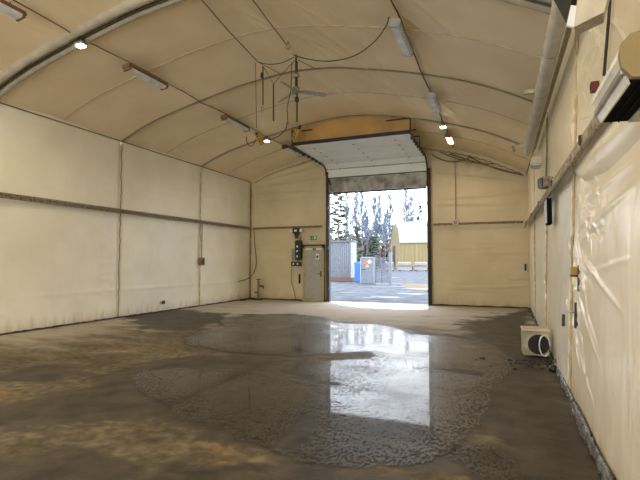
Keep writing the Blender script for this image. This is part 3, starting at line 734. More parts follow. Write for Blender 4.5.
for (a, b, lab, ho, lit, tilt) in (
        ((125, 67), (166, 87), 'unlit tube light with rusty brown housing, nearest in the left row of lights', M_rust, False, -.15),
        ((224, 117), (247, 130), 'unlit tube light with brown housing beyond the nearer one in the left row', M_rust, False, -.15),
        ((283, 147), (302, 155), 'dark unlit tube light at the far end of the left row by the door track', M_dark, False, -.15),
        ((391, 22), (411, 54), 'grey unlit tube light, larger of the two unlit ones in the right row', M_steel, False, .25),
        ((428, 95), (440, 111), 'small grey unlit tube light farther along the right row of lights', M_steel, False, .25),
        ((447, 135), (452, 143), 'lit tube light glowing warm at the far end of the right row', M_rust, True, .25)):
    pa, pb = row_pt(*a, .16), row_pt(*b, .16); mid = (pa + pb) / 2; L_ = min(max(abs(pa.y - pb.y), .9), 1.5)
    mid.z = prof(mid.x) - .17
    fluorescent('tube_light', mid, L_, lab, ho, lit, tilt=tilt)
    if lit: lamp(mid - Vector((0, 0, .10)), 45, r=.1, spot=2.9)
pa = row_pt(2, 5, .17); pa.z = prof(pa.x) - .15
fluorescent('tube_light', (pa.x, pa.y - .3, pa.z - .05), 1.25, 'rusty tube light nearest the top left corner, before the thick arch sleeve', M_rust, False, tilt=-.15)
def flood(p, label, energy):
    r = empty('floodlight', p, (0, 0, 0), label, 'floodlight')
    obj('bulb', bbox(-.07, .07, -.05, .05, -.045, -.02, .006), M_bulb, r)
    bm = B(); box(bm, -.10, .10, -.075, .075, -.018, .03, .01); obj('housing', bm, M_steel, r)
    bm = B(); tube(bm, [(-.1, 0, 0), (-.1, 0, .07), (.1, 0, .07), (.1, 0, 0)], .008, 5); tube(bm, [(0, 0, .07), (0, 0, .15)], .012, 5); obj('yoke', bm, M_dark, r)
    lamp(Vector(p) - Vector((0, 0, .09)), energy, (1, .82, .58), .07, spot=2.9)
for (x, y, lab, en) in ((81, 44, 'bright floodlight under the thick arch sleeve at upper left', 80), (267, 140, 'lit floodlight near the left end of the overhead door track', 40),
                        (443, 126, 'lit floodlight above the glowing tube light in the right row', 40), (368, -14, 'lit floodlight beside the long slung cable, hanging nearest the viewer at top centre', 80)):
    p = row_pt(x, y, .16); p.z = prof(p.x) - .17; flood(p, lab, en)
for y in (-2.5, 1.0):      # unseen point lamps added behind the viewer to brighten the hall
    for x in (XLrow, XRrow, -4.3):
        lamp((x, y, prof(x) - .4), 42, (1, .86, .66), .2)

# cables that carry the rows
def tagc(o, label, group=None): return tag(o, label, 'cable', group)
def ceil_run(x, y0, y1, n, drop, wig=.01):
    return [(x + random.uniform(-wig, wig), y, prof(x) + .06 * abs(math.sin(PI * bayt(y))) ** .6 - drop) for y in np.linspace(y0, y1, n)]
pL = [atc(x, y, .06) for x, y in ((14, 0), (60, 28), (127, 66), (197, 100), (247, 130), (290, 151))]
xm = sum(p.x for p in pL) / len(pL)
tagc(obj('light_cable', btube(ceil_run(xm, 1.5, 15.0, 60, .045), .012, 6), M_seam), 'brown cable linking the left row of lights along the ceiling')
pR = [atc(x, y, .06) for x, y in ((383, 0), (411, 55), (440, 112), (455, 145))]
xm2 = sum(p.x for p in pR) / len(pR)
tagc(obj('light_cable', btube(ceil_run(xm2, 1.5, 15.7, 60, .045), .014, 6), M_dark), 'dark cable linking the right row of lights along the ceiling')
pa, pb, pc = atc(202, 0, .04), atc(226, 28, .04), atc(258, 62, .04)
tagc(obj('ceiling_wire', btube([pa + (pa - pb) * 2.0 * .5, pa, pb, pc], .012, 5), M_seam), 'thin wire on the ceiling left of the ridge, ending at the fan wires')
pa, pb, pc = atc(253, 0, .04), atc(273, 27, .04), atc(288, 46, .05)
tagc(obj('ceiling_wire', btube([pa + (pa - pb), pa, pb, pc], .012, 5), M_seam), 'thin wire on the ceiling ending at the round pulley above the fan')

# ------------------------------------------------------------------ ceiling fan with its rig
fp = atc(295, 57, .02)                       # where the rod leaves the ridge
YF_ = fp.y
def on_y(px, py, y=None): return at(px, py, 1, YF_ if y is None else y)
hub = on_y(296, 91)
fan = empty('ceiling_fan', hub, label='three-bladed grey ceiling fan on a long rod below the ridge', cat='ceiling fan')
obj('rod', btube([(0, 0, 0), (0, 0, fp.z - hub.z + .03)], .022), M_dark, fan)
obj('motor', lathe(B(), [(.03, .10), (.07, .07), (.085, .02), (.085, -.03), (.05, -.06)], 18), M_tray, fan, True)
for a in (math.radians(8), math.radians(128), math.radians(248)):
    bm = B(); M = Matrix.Rotation(a + YAW, 4, 'Z') @ Matrix.Rotation(.08, 4, 'Y') @ Matrix.Rotation(-.35, 4, 'X')
    vs_ = []
    for z in (-.006, .006): vs_.append([bm.verts.new(M @ Vector((x, y, z))) for x, y in ((.07, -.03), (.2, -.055), (.62, -.06), (.66, -.03), (.66, .03), (.62, .06), (.2, .055), (.07, .03))])
    A, D = vs_
    for i in range(8): bm.faces.new((A[i], A[(i + 1) % 8], D[(i + 1) % 8], D[i]))
    bm.faces.new(A[::-1]); bm.faces.new(D); obj('blade', bm, mat('fan_blade', (.36, .36, .33), .5), fan)
obj('rod_bracket', bbox(-.07, .07, -.04, .04, .30, .36), M_tray, fan)
# twin pull rods under fan
def line_thing(name, pts, r, label, cat='cable', m=M_dark): return tag(obj(name, btube([on_y(*q) if len(q) == 2 else q for q in pts], r, 6), m), label, cat)
s = empty('hoist_cable', on_y(297, 62), label='thick dark hoist cable with plug hanging beside the fan rod', cat='cable')
o0 = on_y(297, 62)
obj('cable', btube([on_y(297, 62) - o0, on_y(297, 100) - o0, on_y(297, 122) - o0], .018, 6), M_dark, s)
obj('plug', bbox(-.035, .035, -.035, .035, *(sorted(((on_y(297, 102) - o0).z, (on_y(297, 97) - o0).z))), .008), M_black, s)
line_thing('loose_cable', [(292, 62), (291, 90), (287, 108), (288, 124)], .009, 'thin wavy cord hanging just left of the fan')
s = empty('chain_rod', on_y(263, 66), label='dark rod with a loop at its end hanging left of the fan', cat='pull rod'); o0 = on_y(263, 66)
obj('rod', btube([on_y(263, 66) - o0, on_y(263, 105) - o0], .013, 6), M_dark, s)
obj('grip', btube([on_y(262, 73) - o0, on_y(262, 78) - o0], .03, 6), M_black, s)
cen = on_y(262.5, 109) - o0
obj('loop', btube([cen + Vector((.03 * math.cos(a), 0, .07 * math.sin(a))) for a in np.linspace(0, 2 * PI, 13)], .006, 5), M_tray, s)
line_thing('pull_rod', [(273.5, 84), (273.5, 121)], .016, 'dark straight rod hanging between the looped rod and the fan', 'pull rod')
line_thing('hanging_wire', [(255.5, 60), (256.5, 128)], .006, 'very thin vertical wire hanging leftmost, down to the yellow control', 'wire')
for pts, lab in (([(258, 62), (281, 74)], 'guy wire from the wire end to a knot left of the fan'), ([(263, 66), (273.5, 84), (295, 60)], 'vee of guy wires holding the straight rod'),
                 ([(298, 60), (316, 69)], 'guy wire to a knot on the ceiling right of the fan')):
    line_thing('guy_wire', pts, .007, lab, 'wire')
a, b = on_y(258, 62), on_y(294, 57)
tagc(obj('slung_cable', btube(sag(a, b, .10), .010, 5), M_dark), 'dark cable slung from the wire end to the fan rod')
pts = [on_y(289, 49), on_y(296, 56), on_y(320, 61), on_y(340, 60), atc(358, 54, .05), atc(375, 41, .05), atc(386, 26, .05), atc(389, 17, .06)]
tagc(obj('slung_cable', btube(smooth_path(pts), .011, 5), M_dark), 'long dark cable slung from the fan pulley to the right row of lights')
s = empty('pulley', atc(288, 47, .14), label='round grey pulley on the ceiling just above the fan', cat='pulley')
obj('wheel', lathe(B(), [(.05, -.02), (.06, -.01), (.045, 0), (.06, .01), (.05, .02)], 16, Matrix.Rotation(PI / 2, 4, 'X')), M_tray, s)
obj('hook', btube([(0, 0, .05), (.0, 0, .12)], .01), M_dark, s)
# yellow pendant controls
for px, py, sx, lab, top in ((259, 138, 1, 'yellow pendant control tilting beside the floodlight, left of the door track', (255, 129)), (297, 133, -1, 'yellow pendant control hanging by the overhead door corner', (301, 125))):
    yv = 12.3
    p = at(px, py, 1, yv)
    s = empty('pendant_control', p, (0, math.radians(28 * sx) * -1, YAW * 0), label=lab, cat='pendant control')
    obj('body', bbox(-.07, .07, -.05, .05, -.24, .12, .02), M_yel, s)
    obj('strain_relief', lathe(B(), [(.05, .12), (.03, .26)], 10), M_black, s)
    for z in (-.15, -.05, .05): obj('button', lathe(B(), [(.02, 0), (.02, .02)], 8, Matrix.Translation((0, -.05, z)) @ Matrix.Rotation(PI / 2, 4, 'X')), M_black, s)
c = at(251, 138, 1, 12.3)
tagc(obj('coiled_cable', btube([c + Vector((.17 * math.cos(a), 0, .26 * math.sin(a))) for a in np.linspace(.4, 2 * PI - .2, 20)], .012, 5), M_dark), 'loop of thin cable beside the left yellow pendant control')
tagc(obj('hanging_cable', btube(smooth_path([at(287, 120, 1, 12.3), at(286, 128, 1, 12.3), at(279, 136, 1, 12.3), at(268, 140, 1, 12.3)]), .014, 5), M_dark), 'dark cable curving from the lit floodlight up towards the fan')

# ------------------------------------------------------------------ fabric duct and fittings upper right
s = empty('air_duct', (0, 0, 0), label='long grey fabric air duct along the right edge of the ceiling', cat='duct')
DXc, DZc = .60, 4.08
ddir = Vector((1, 0, -.33))
pts = [(DXc, y, DZc) for y in np.linspace(3.9, at(527, 143, 0, .6).y, 60)]
obj('fabric_tube', btube(pts, [.088 + .003 * math.sin(i * 1.7) for i in range(60)], 20), M_pvc, s, True)
for y in np.linspace(4.6, 9, 4): obj('hoop', tube(B(), [(DXc + .089 * math.cos(a), y, DZc + .089 * math.sin(a)) for a in np.linspace(0, 2 * PI, 17)], .004, 5), M_tray, s)
for y in np.linspace(4.3, 9, 5): obj('hanger_wire', btube([(DXc, y, DZc + .08), (DXc, y, prof(DXc))], .006, 4), M_dark, s)
o = obj('conduit_pipe', btube([(.75, y, 4.14) for y in np.linspace(3.9, 11.5, 12)], .03, 10), mat('conduit', (.5, .45, .33), .5), smooth=True); tag(o, 'beige pipe running beside the fabric air duct', 'pipe')
p = at(523, 146, 1, 12.2)
s = empty('short_pipe', p, label='short capped grey pipe below the end of the air duct', cat='pipe')
obj('barrel', btube([(-.2, 0, -.05), (.12, 0, .04)], .07, 12), M_beige, s); obj('collar', btube([(-.24, 0, -.06), (-.19, 0, -.046)], .085, 12), M_tray, s)
p = at(531, 92, 1, 8.7); o = obj('ceiling_plate', bbox(-.12, .12, -.05, .05, -.035, .035, .008), M_beige, loc=(p.x + .0, 8.7, p.z)); tag(o, 'small beige plate hanging under the ceiling left of duct', 'plate')
# emergency light, siren, flat screen on right wall
def rp(px, py, off):       # point on the right wall
    x = xr(9)
    for _ in range(6):
        q = at(px, py, 0, x - off); x = xr(q.y, q.z)
    return q
p = rp(540, 162, .12)
s = empty('emergency_light', p, label='beige emergency light box high on the far right wall', cat='emergency light')
obj('housing', bbox(-.16, .03, -.22, .22, -.07, .07, .015), M_beige, s); obj('lens', bbox(-.14, .01, -.20, .20, -.095, -.07, .01), M_diff, s)
p = rp(547, 182, .10)
s = empty('wall_speaker', p, (0, 0, .3), label='small dark speaker on a bracket above the right cable tray', cat='speaker')
obj('cabinet', bbox(-.10, .04, -.12, .12, -.10, .08, .015), M_tray, s); obj('grille', bbox(-.115, -.10, -.09, .09, -.08, .06), M_black, s)
obj('bracket', btube([(.02, 0, .02), (.09, 0, .08)], .015), M_dark, s)
p = rp(546, 176, .04)
tagc(obj('riser_cable', btube([p, rp(547, 150, .04), rp(547, 118, .04)], .012, 5), M_seam), 'thin cable running up the right wall from the speaker')
p = rp(551, 212, .06)
s = empty('control_panel', p, label='black glossy panel on the right wall under the cable tray', cat='control panel')
obj('casing', bbox(-.07, .0, -.17, .17, -.20, .20, .01), M_void, s); obj('screen', bbox(-.08, -.07, -.15, .15, -.18, .18), M_steel, s)
# door in the right wall
YA, YBd = 5.88, 7.05
d3 = empty('door_3', (xr(6.4, 0) - .035, YA, 0), (0, .042, 0), kind='structure')
W_ = YBd - YA
M_wd = mat('white_door', (.80, .76, .66), .35, var=.08, vscale=3)
obj('door_leaf', bbox(.01, .06, .03, W_ - .03, .04, 2.42, .006), M_wd, d3)
bm = B(); box(bm, 0.02, .09, -.02, .03, 0, 2.45); box(bm, 0.02, .09, W_ - .03, W_ + .03, 0, 2.45); obj('door_frame', bm, M_wd, d3)
def d3part(name, px, py, h, wy, m, off=.0, px_off=0):
    q = at(px, py, 0, xr(6.2) - .07); bm = bbox(-.02, .02, -wy, wy, -h, h, .005); return obj(name, bm, m, d3, loc=(off + 0.0, q.y - YA, q.z))
hq = d3part('lock_plate', 574, 278, .13, .035, M_black)
obj('handle', btube([(-.02, 0, .02), (-.07, 0, .02), (-.07, .12, .02)], .011, 6), M_black, hq)
obj('lock_tag', bbox(-.075, -.02, .02, .10, .02, .11, .004), M_yel, hq)
hq = d3part('handle_plate', 572.5, 315, .13, .035, M_black)
obj('handle', btube([(-.02, 0, .03), (-.07, 0, .03), (-.07, .22, .03)], .011, 6), M_steel, hq)
d3part('hinge', 561, 320, .07, .03, M_dark)
# fabric flap by the condenser
# ------------------------------------------------------------------ condenser on the floor
pc_ = at(537, 360, 2, 0)
s = empty('outdoor_unit', (.475, 7.86, 0), (0, 0, .04), label='dirty beige air conditioner condenser unit standing on the floor by right wall', cat='air conditioner')
Wd, Dp, Ht = .38, .36, .45
bm = B(); lathe(bm, [(.165, 0), (.165, .001)], 32, Matrix.Identity(4)); bm.free()
obj('casing', bbox(-Wd / 2, Wd / 2, 0, Dp, .03, Ht - .04, .02), M_dirty, s)
obj('top_cover', bbox(-Wd / 2 - .008, Wd / 2 + .008, -.008, Dp + .008, Ht - .04, Ht, .015), mat('unit_top', (.72, .62, .45), .5), s)
Mf = Matrix.Translation((.03, -.002, .215)) @ Matrix.Rotation(PI / 2, 4, 'X')
obj('fan_opening', lathe(B(), [(.15, -.002), (.15, .006)], 32, Mf), mat('dirty_black', (.03, .022, .015), .7), s)
bm = B()
for r_ in (.04, .08, .12, .15): tube(bm, [Mf @ Vector((r_ * math.cos(a), r_ * math.sin(a), .014)) for a in np.linspace(0, 2 * PI, 25)], .0035, 4)
for a in np.linspace(0, PI, 7)[:-1]: tube(bm, [Mf @ Vector((.15 * math.cos(a), .15 * math.sin(a), .018)), Mf @ Vector((-.15 * math.cos(a), -.15 * math.sin(a), .018))], .003, 4)
obj('grille', bm, M_dark, s)
obj('hose', btube([(.11 + .075 * math.cos(a), -.04 - .02 * math.sin(a * .5), .21 + .16 * math.sin(a)) for a in np.linspace(0, 1.75 * PI, 24)], .011, 6), M_diff, s)
for x in (-.13, .13): obj('foot', bbox(x - .03, x + .03, .02, Dp - .02, 0, .032), M_dark, s)
bm = B()
for i in range(60):
    r_ = abs(random.gauss(0, .35)); a = random.uniform(PI, 2 * PI); x, y = .38 + r_ * math.cos(a), 7.65 + 1.2 * r_ * math.sin(a)
    if x > .6: x = .58
    q = random.uniform(.01, .035); box(bm, x - q, x + q, y - q, y + q, 0, q * .8, .004)
tag(obj('debris', bm, M_foild), 'scattered dark debris on the floor in front of the condenser', 'debris', kind='stuff')
p = rp(558, 372, .09)
o = obj('plastic_bag', lathe(B(), [(.03, 0), (.06, .02), (.06, .05), (.035, .08), (.01, .09)], 10), M_black, smooth=True, loc=(.63, 7.0, 0)); tag(o, 'small crumpled black lump at the foot of the right wall', 'bag')

# ------------------------------------------------------------------ wall air conditioner near the viewer, right edge
s = empty('wall_heater', (.022, 0, 0), label='long rounded wall air conditioner with black outlet slot above near right tray', cat='air conditioner')
y0, y1 = 2.14, 2.74
profb = [(.70, 2.43), (.54, 2.43), (.485, 2.42), (.455, 2.39), (.447, 2.35), (.455, 2.30), (.70, 2.30)]
obj('casing', prism(B(), profb, 1, y0 + .02, y1), mat('ribbed_grey', (.60, .58, .52), .35), s)
obj('end_cover', prism(B(), [(.70, 2.44), (.54, 2.44), (.48, 2.43), (.447, 2.395), (.439, 2.35), (.447, 2.295), (.48, 2.25), (.70, 2.22)], 1, y0 - .01, y0 + .02), M_tan, s)
bm = B()
for z_ in range(19):
    yy_ = y0 + .03 + z_ * .035; tube(bm, [(.54, yy_, 2.432), (.485, yy_, 2.422), (.454, yy_, 2.39), (.446, yy_, 2.35)], .004, 4)
obj('rib', bm, M_pvc, s)
obj('front_rail', bbox(.447, .475, y0 + .02, y1 + .01, 2.275, 2.305, .004), M_steel, s)
obj('louvre', prism(B(), [(.462, 2.275), (.475, 2.235), (.485, 2.238), (.474, 2.28)], 1, y0 + .04, y1), mat('cream_louvre', (.70, .66, .48), .3), s)
obj('outlet_slot', prism(B(), [(.485, 2.30), (.49, 2.24), (.60, 2.235), (.60, 2.30)], 1, y0 + .02, y1 + .01), M_void, s)
bm = B()
for x_ in (.52, .555): box(bm, x_, x_ + .004, y0 + .02, y1, 2.228, 2.238)
obj('vane', bm, M_void, s)
obj('rear_casing', prism(B(), [(.60, 2.30), (.60, 2.225), (.70, 2.22), (.70, 2.30)], 1, y0 + .02, y1), M_pvc, s)
# heater box hanging above it
s = empty('hanging_heater', at(590, 4, 0, .46), (0, 0, 0), label='beige box heater with white end strip high on the right wall', cat='heater')
# red call point and thick black cable
p = rp(596, 87, .04)
s2 = empty('alarm_box', p, label='small dark red alarm box at the foot of the black cable', cat='alarm'); obj('housing', bbox(-.04, .02, -.035, .035, -.04, .04), mat('dark_red', (.12, .02, .015), .5), s2); obj('button', bbox(-.045, -.04, -.015, .015, -.015, .015), M_black, s2)
tagc(obj('power_cable', btube([rp(604, 76, .03), rp(607, 40, .03), rp(610, 2, .03), rp(612, -30, .03)], .012, 6), M_black), 'thick black cable running straight up the right wall')

# ================================================================== OUTSIDE
M_container_white = mat('container_white', (.34, .35, .36), .5)
M_gravel = mat('gravel', (.115, .13, .15), .9, var=.25, vscale=1.6, bump=.6, bscale=12, col2=(.05, .057, .07), spec=.08)
o = obj('ground', bbox(-160, 120, YB + .5, 320, -.5, -.03), M_gravel); o['kind'] = 'structure'
def gp(px, py): return at(px, py, 2, -.03)
M_brownw = mat('brown_water', (.15, .105, .055), .6, var=.2, spec=.1, vscale=.5)
q = [gp(*c) for c in ((398, 285), (408, 283.8), (428, 284.5), (430, 291), (418, 291), (408, 289))]
bm = B(); f = bm.faces.new([bm.verts.new((v.x, v.y, -.015)) for v in q])
tag(obj('puddle', bm, M_brownw), 'brown muddy puddle in the gravel yard outside', 'puddle')
# frozen pale tracks
bm = B()
for i in range(26):
    p = gp(random.uniform(336, 426), random.uniform(271, 299)); L_ = random.uniform(.4, 1.6) * p.y / 30
    n_ = 10; vv = [bm.verts.new((p.x + L_ * math.cos(2 * PI * k_ / n_) * random.uniform(.7, 1.2), p.y + .5 * L_ * math.sin(2 * PI * k_ / n_) * random.uniform(.7, 1.2), -.022 + i * .0004)) for k_ in range(n_)]
    bm.faces.new(vv)
tag(obj('meltwater', bm, mat('meltwater', (.10, .12, .145), .4, var=.2, spec=.2)), 'patches of meltwater spread over the gravel yard', 'meltwater', kind='stuff')

def span(px0, px1, py, d):     # width in metres at distance plane
    return
# container
YC = gp(343, 281.5).y
def oy(px, py, y): return at(px, py, 1, y)
a, b = oy(327, 283, YC), oy(352.5, 283, YC); zt = oy(343, 240.5, YC).z
s = empty('container', (a.x, YC, 0), label='grey corrugated container with white corner posts outside the doorway', cat='container')
W = b.x - a.x
bm = B(); n_ = 26
prism(bm, [(0, 0), (W, 0)] [::-1] + [], 2, .25, .26) if False else None
pr_ = []
for i in range(n_ + 1): pr_.append((i * W / n_, (-.04 if i % 2 else .02)))
prism(bm, pr_ + [(W, .9), (0, .9)], 2, .30, zt - .12); obj('corrugated_shell', bm, mat('container_grey', (.16, .175, .20), .5, var=.12), s)
for x in (0, W - .12): obj('corner_post', bbox(x, x + .18, -.07, .1, .25, zt - .1), M_container_white, s)
obj('end_panel', bbox(W - .02, W + .05, .05, .9, .30, zt - .12), M_container_white, s)
obj('roof', bbox(-.1, W + .12, -.12, 1.0, zt - .12, zt), mat('container_roof', (.10, .10, .11), .5), s)
obj('skid_base', bbox(-.1, W + .1, -.35, .9, .0, .30), mat('red_brown_base', (.14, .07, .055), .7), s)
# blue bin
a, b = oy(355, 281, YC - .3), oy(362, 281, YC - .3)
s = empty('blue_bin', ((a.x + b.x) / 2 + .0, YC - .9, 0), label='blue plastic bin between the container and grey cabinet', cat='bin')
obj('body', bbox(-.05, .4, -.3, .3, 0, 1.35, .04), mat('blue_plastic', (.03, .14, .42), .5), s); obj('lid', bbox(-.07, .42, -.32, .32, 1.35, 1.5, .04), mat('blue_lid', (.04, .18, .5), .4), s)
# cabinet with hazard notices
YCb = gp(367, 284).y
a, b = oy(360.5, 284, YCb), oy(374.5, 284, YCb); zt = oy(367, 257, YCb).z; W = b.x - a.x
s = empty('grey_cabinet', (a.x, YCb, 0), label='blue-grey steel cabinet with warning stickers beside mesh fence', cat='cabinet')
obj('casing', bbox(0, W, 0, .35, 0, zt, .02), mat('cabinet_paint', (.14, .165, .215), .45), s)
bm = B(); box(bm, 0, .05, -.03, 0, 0, zt); box(bm, W - .05, W, -.03, 0, 0, zt); box(bm, 0, W, -.03, 0, zt - .06, zt); obj('door_frame', bm, M_container_white, s)
obj('handle', bbox(.10, .35, -.05, -.01, zt * .52, zt * .55), M_dark, s)
def sticker(x, z, sz, m, diamond=True, rnd=False):
    bm = B(); n_ = 4 if diamond else (16 if rnd else 3)
    lathe(bm, [(sz, 0), (sz, .006)], n_, Matrix.Translation((x, -.012, z)) @ Matrix.Rotation(PI / 2, 4, 'X') @ Matrix.Rotation(PI / 2, 4, 'Z')); return obj('warning_sticker', bm, m, s)
sticker(W * .36, zt * .80, .14, mat('sticker_red', (.6, .12, .08), .5), False, True)
sticker(W * .66, zt * .82, .15, M_white)
sticker(W * .50, zt * .66, .16, mat('sticker_orange', (.75, .32, .03), .5), False)
# mesh fence and post
a, b = oy(374.5, 283, YCb), oy(388, 283, YCb); zt2 = oy(380, 258, YCb).z
s = empty('mesh_fence', (a.x + .05, YCb + .1, 0), label='grey wire mesh fence panel between the cabinet and tall post', cat='fence')
W2 = b.x - a.x - .06; Mfe = mat('fence_zinc', (.17, .19, .23), .4, .2)
bm = B()
for x in np.linspace(0, W2, 12): tube(bm, [(x, 0, .05), (x, 0, zt2)], .018, 4)
for z in np.linspace(.05, zt2, 16): tube(bm, [(0, 0, z), (W2, 0, z)], .016, 4)
obj('mesh', bm, Mfe, s)
bm = B(); tube(bm, [(0, 0, 0), (0, 0, zt2)], .03); tube(bm, [(W2 * .5, 0, 0), (W2 * .5, 0, zt2)], .025); obj('frame_tube', bm, Mfe, s)
zt3 = oy(387, 253, YCb).z
s = empty('fence_post', (b.x + .13, YCb + .1, 0), label='tall square grey post at the end of the mesh fence', cat='post')
obj('shaft', bbox(-.09, .12, -.08, .08, 0, zt3, .01), Mfe, s); obj('cap', bbox(-.11, .14, -.1, .1, zt3, zt3 + .05), Mfe, s)
# yellow hall
YH = 92
def hx(px): return at(px, 262, 1, YH).x
dep = 16; x0, x1, x2 = at(390.5, 262, 1, YH + dep).x, hx(401.0), hx(470); ze = at(401, 242.5, 1, YH).z; zp = at(395, 222, 1, YH + 8).z
M_yh = mat('yellow_hall_cloth', (.26, .20, .09), .7, var=.12, vscale=.4, stretch=(6, 1, .2)); M_wr = mat('white_hall_roof', (.19, .20, .205), .5, var=.04)
s = empty('storage_hall', (0, YH, 0), label='yellow fabric storage hall with white roof across the yard', cat='building')
# gable end faces left-near; long side runs away to the right at the same distance
gp_ = [(x0, YH + dep), (x1, YH)]
bm = B()
V = lambda x, y, z: bm.verts.new((x, y, z))
A0, A1 = V(x1, 0, 0), V(x1, 0, ze); G0, G1 = V(x0, dep, 0), V(x0, dep, ze * .98); Pk = V((x0 + x1) / 2, dep / 2, zp)
Am = V(x1 - (x1 - x0) * .22, dep * .22, ze + (zp - ze) * .62); Gm = V(x0 + (x1 - x0) * .22, dep * .78, ze + (zp - ze) * .62)
bm.faces.new((A0, A1, Am, Pk, Gm, G1, G0))
obj('gable_wall', bm, M_yh, s)
obj('side_wall', bbox(x1, x2, -.02, .2, 0, ze), M_yh, s)
bm = B(); a1 = V(x1 - .2, -.3, ze - .1); a2 = V(x2, -.3, ze - .1); m1 = V(x1 - (x1 - x0) * .22, dep * .22, ze + (zp - ze) * .62); m2 = V(x2, dep * .22, ze + (zp - ze) * .62); p1 = V((x0 + x1) / 2, dep / 2, zp); p2 = V(x2, dep / 2, zp)
g1 = V(x0 + (x1 - x0) * .22, dep * .78, ze + (zp - ze) * .62); g2 = V(x2, dep * .78, ze + (zp - ze) * .62)
bm.faces.new((a1, a2, m2, m1)); bm.faces.new((m1, m2, p2, p1)); bm.faces.new((p1, p2, g2, g1)); obj('roof', bm, M_wr, s)
fx0 = x0 + (x1 - x0) * .25; fx1 = x0 + (x1 - x0) * .50
bm = B(); zz = at(394, 244, 1, YH).z
bm.faces.new([bm.verts.new(c) for c in ((fx0, dep * .75 - .1, 0), (fx1, dep * .5 - .1, 0), (fx1, dep * .5 - .1, zz), (fx0, dep * .75 - .1, zz))]); obj('gate_opening', bm, M_dark, s)
bm = B()
for x in np.linspace(x1, x2, 20): box(bm, x - .04, x + .04, -.08, -.02, 0, ze)
obj('wall_batten', bm, mat('batten', (.22, .18, .09), .7), s)
# wrapped timber stacks before the hall
M_tim = mat('timber', (.26, .19, .1), .7, var=.25, vscale=3); M_owhite = mat('weathered_white', (.36, .37, .38), .5)
M_wrap = mat('white_wrap', (.26, .26, .265), .4, var=.1)
for i, (pa_, pb_, pt, pbm, lab) in enumerate(((385, 393, 262.5, 268.5, 'timber stack under white cover, leftmost before the yellow hall'), (397, 411.5, 261.5, 270.5, 'white wrapped timber stack, middle one before the yellow hall'), (413.5, 427, 262.5, 271.5, 'white wrapped timber stack, rightmost before the yellow hall'))):
    YS = 74 + i; a, b = oy(pa_, 266, YS), oy(pb_, 266, YS); Wt = b.x - a.x; h = 1.55
    s = empty('timber_stack', (a.x, YS, -.03), label=lab, cat='timber stack')
    bm = B(); box(bm, 0, Wt, 0, 1.6, .15, h * .42); box(bm, .15, Wt - .15, .1, 1.5, h * .55, h * .62); obj('lower_pack', bm, M_wrap, s)
    obj('boards', bbox(.05, Wt - .05, .05, 1.55, h * .42, h * .58), M_tim, s)
    obj('top_cover', bbox(.1, Wt - .2, 0, 1.5, h * .60, h * .98, .1), M_wrap, s)
    bm = B()
    for x in (.2, Wt - .3): box(bm, x, x + .12, 0, 1.6, 0, .15)
    obj('bearer', bm, M_dark, s)

# trees
M_birch = mat('birch_bark', (.17, .18, .20), .8, var=.25, vscale=4); M_twig = mat('twig', (.19, .235, .29), .8); M_pine = mat('pine_needles', (.06, .10, .07), .8, var=.3)  # birch bark and twigs carry distance haze as a blue-grey tint
M_pinet = mat('pine_trunk', (.22, .17, .14), .8); M_brush = mat('brush', (.17, .14, .105), .9, var=.3)
def birch(x, y, h, seed):
    R_ = random.Random(seed); r = empty('birch_tree', (x, y, -.03))
    lean = R_.uniform(-.3, .3); tp = [(lean * (t ** 2), 0, h * t) for t in np.linspace(0, 1, 9)]
    obj('trunk', btube(tp, [h * .009 * (1 - .85 * i / 8) + .01 for i in range(9)], 6), M_birch, r)
    bm = B()
    for i in range(70):
        t = R_.uniform(.38, .98); L_ = h * .2 * (1.12 - t) * R_.uniform(.6, 1.2) + .4; a = R_.uniform(0, 2 * PI)
        o_ = Vector((lean * t * t, 0, h * t)); d = Vector((math.cos(a) * .45, math.sin(a) * .45, 1)).normalized()
        e = o_ + d * L_; tube(bm, [o_, (o_ + e) / 2 + Vector((math.cos(a), math.sin(a), 0)) * .1 * L_, e], [.10, .065, .03], 3, False)
        for k_ in range(7):
            s_ = o_.lerp(e, R_.uniform(.3, 1)); a2 = a + R_.uniform(-1.6, 1.6); l2 = L_ * R_.uniform(.25, .5)
            d2_ = Vector((math.cos(a2) * .6, math.sin(a2) * .6, R_.uniform(.2, 1))).normalized(); tube(bm, [s_, s_ + d2_ * l2], [.07, .03], 3, False)
    obj('twigs', bm, M_twig, r); return r
trees = [(347, 193, 110), (356, 192, 104), (362, 190, 112), (375, 195, 100), (380, 196, 106), (389, 192, 112), (406, 189, 107), (411, 196, 116), (367, 206, 96), (385, 214, 94)]
names = ['bare birch tree, leftmost, right beside the pine', 'bare birch tree second from the left behind the container', 'bare birch tree with spreading crown above the container edge', 'bare birch tree with narrow crown above the grey cabinet', 'bare birch tree beside the narrow one above the mesh fence',
         'tall bare birch tree just left of the yellow hall peak', 'tall bare birch tree rising over the white hall roof', 'bare birch tree right of the tall one over the hall roof', 'short bare birch tree low between the taller ones above the cabinet', 'short slender birch tree behind the tall post']
for i, ((px, py, Y), nm) in enumerate(zip(trees, names)):
    Y = min(Y, 117)
    q = at(px, py, 1, Y); t_ = birch(q.x, Y, q.z, 10 + i); tag(t_, nm, 'tree', 'bare birch trees behind the yard')
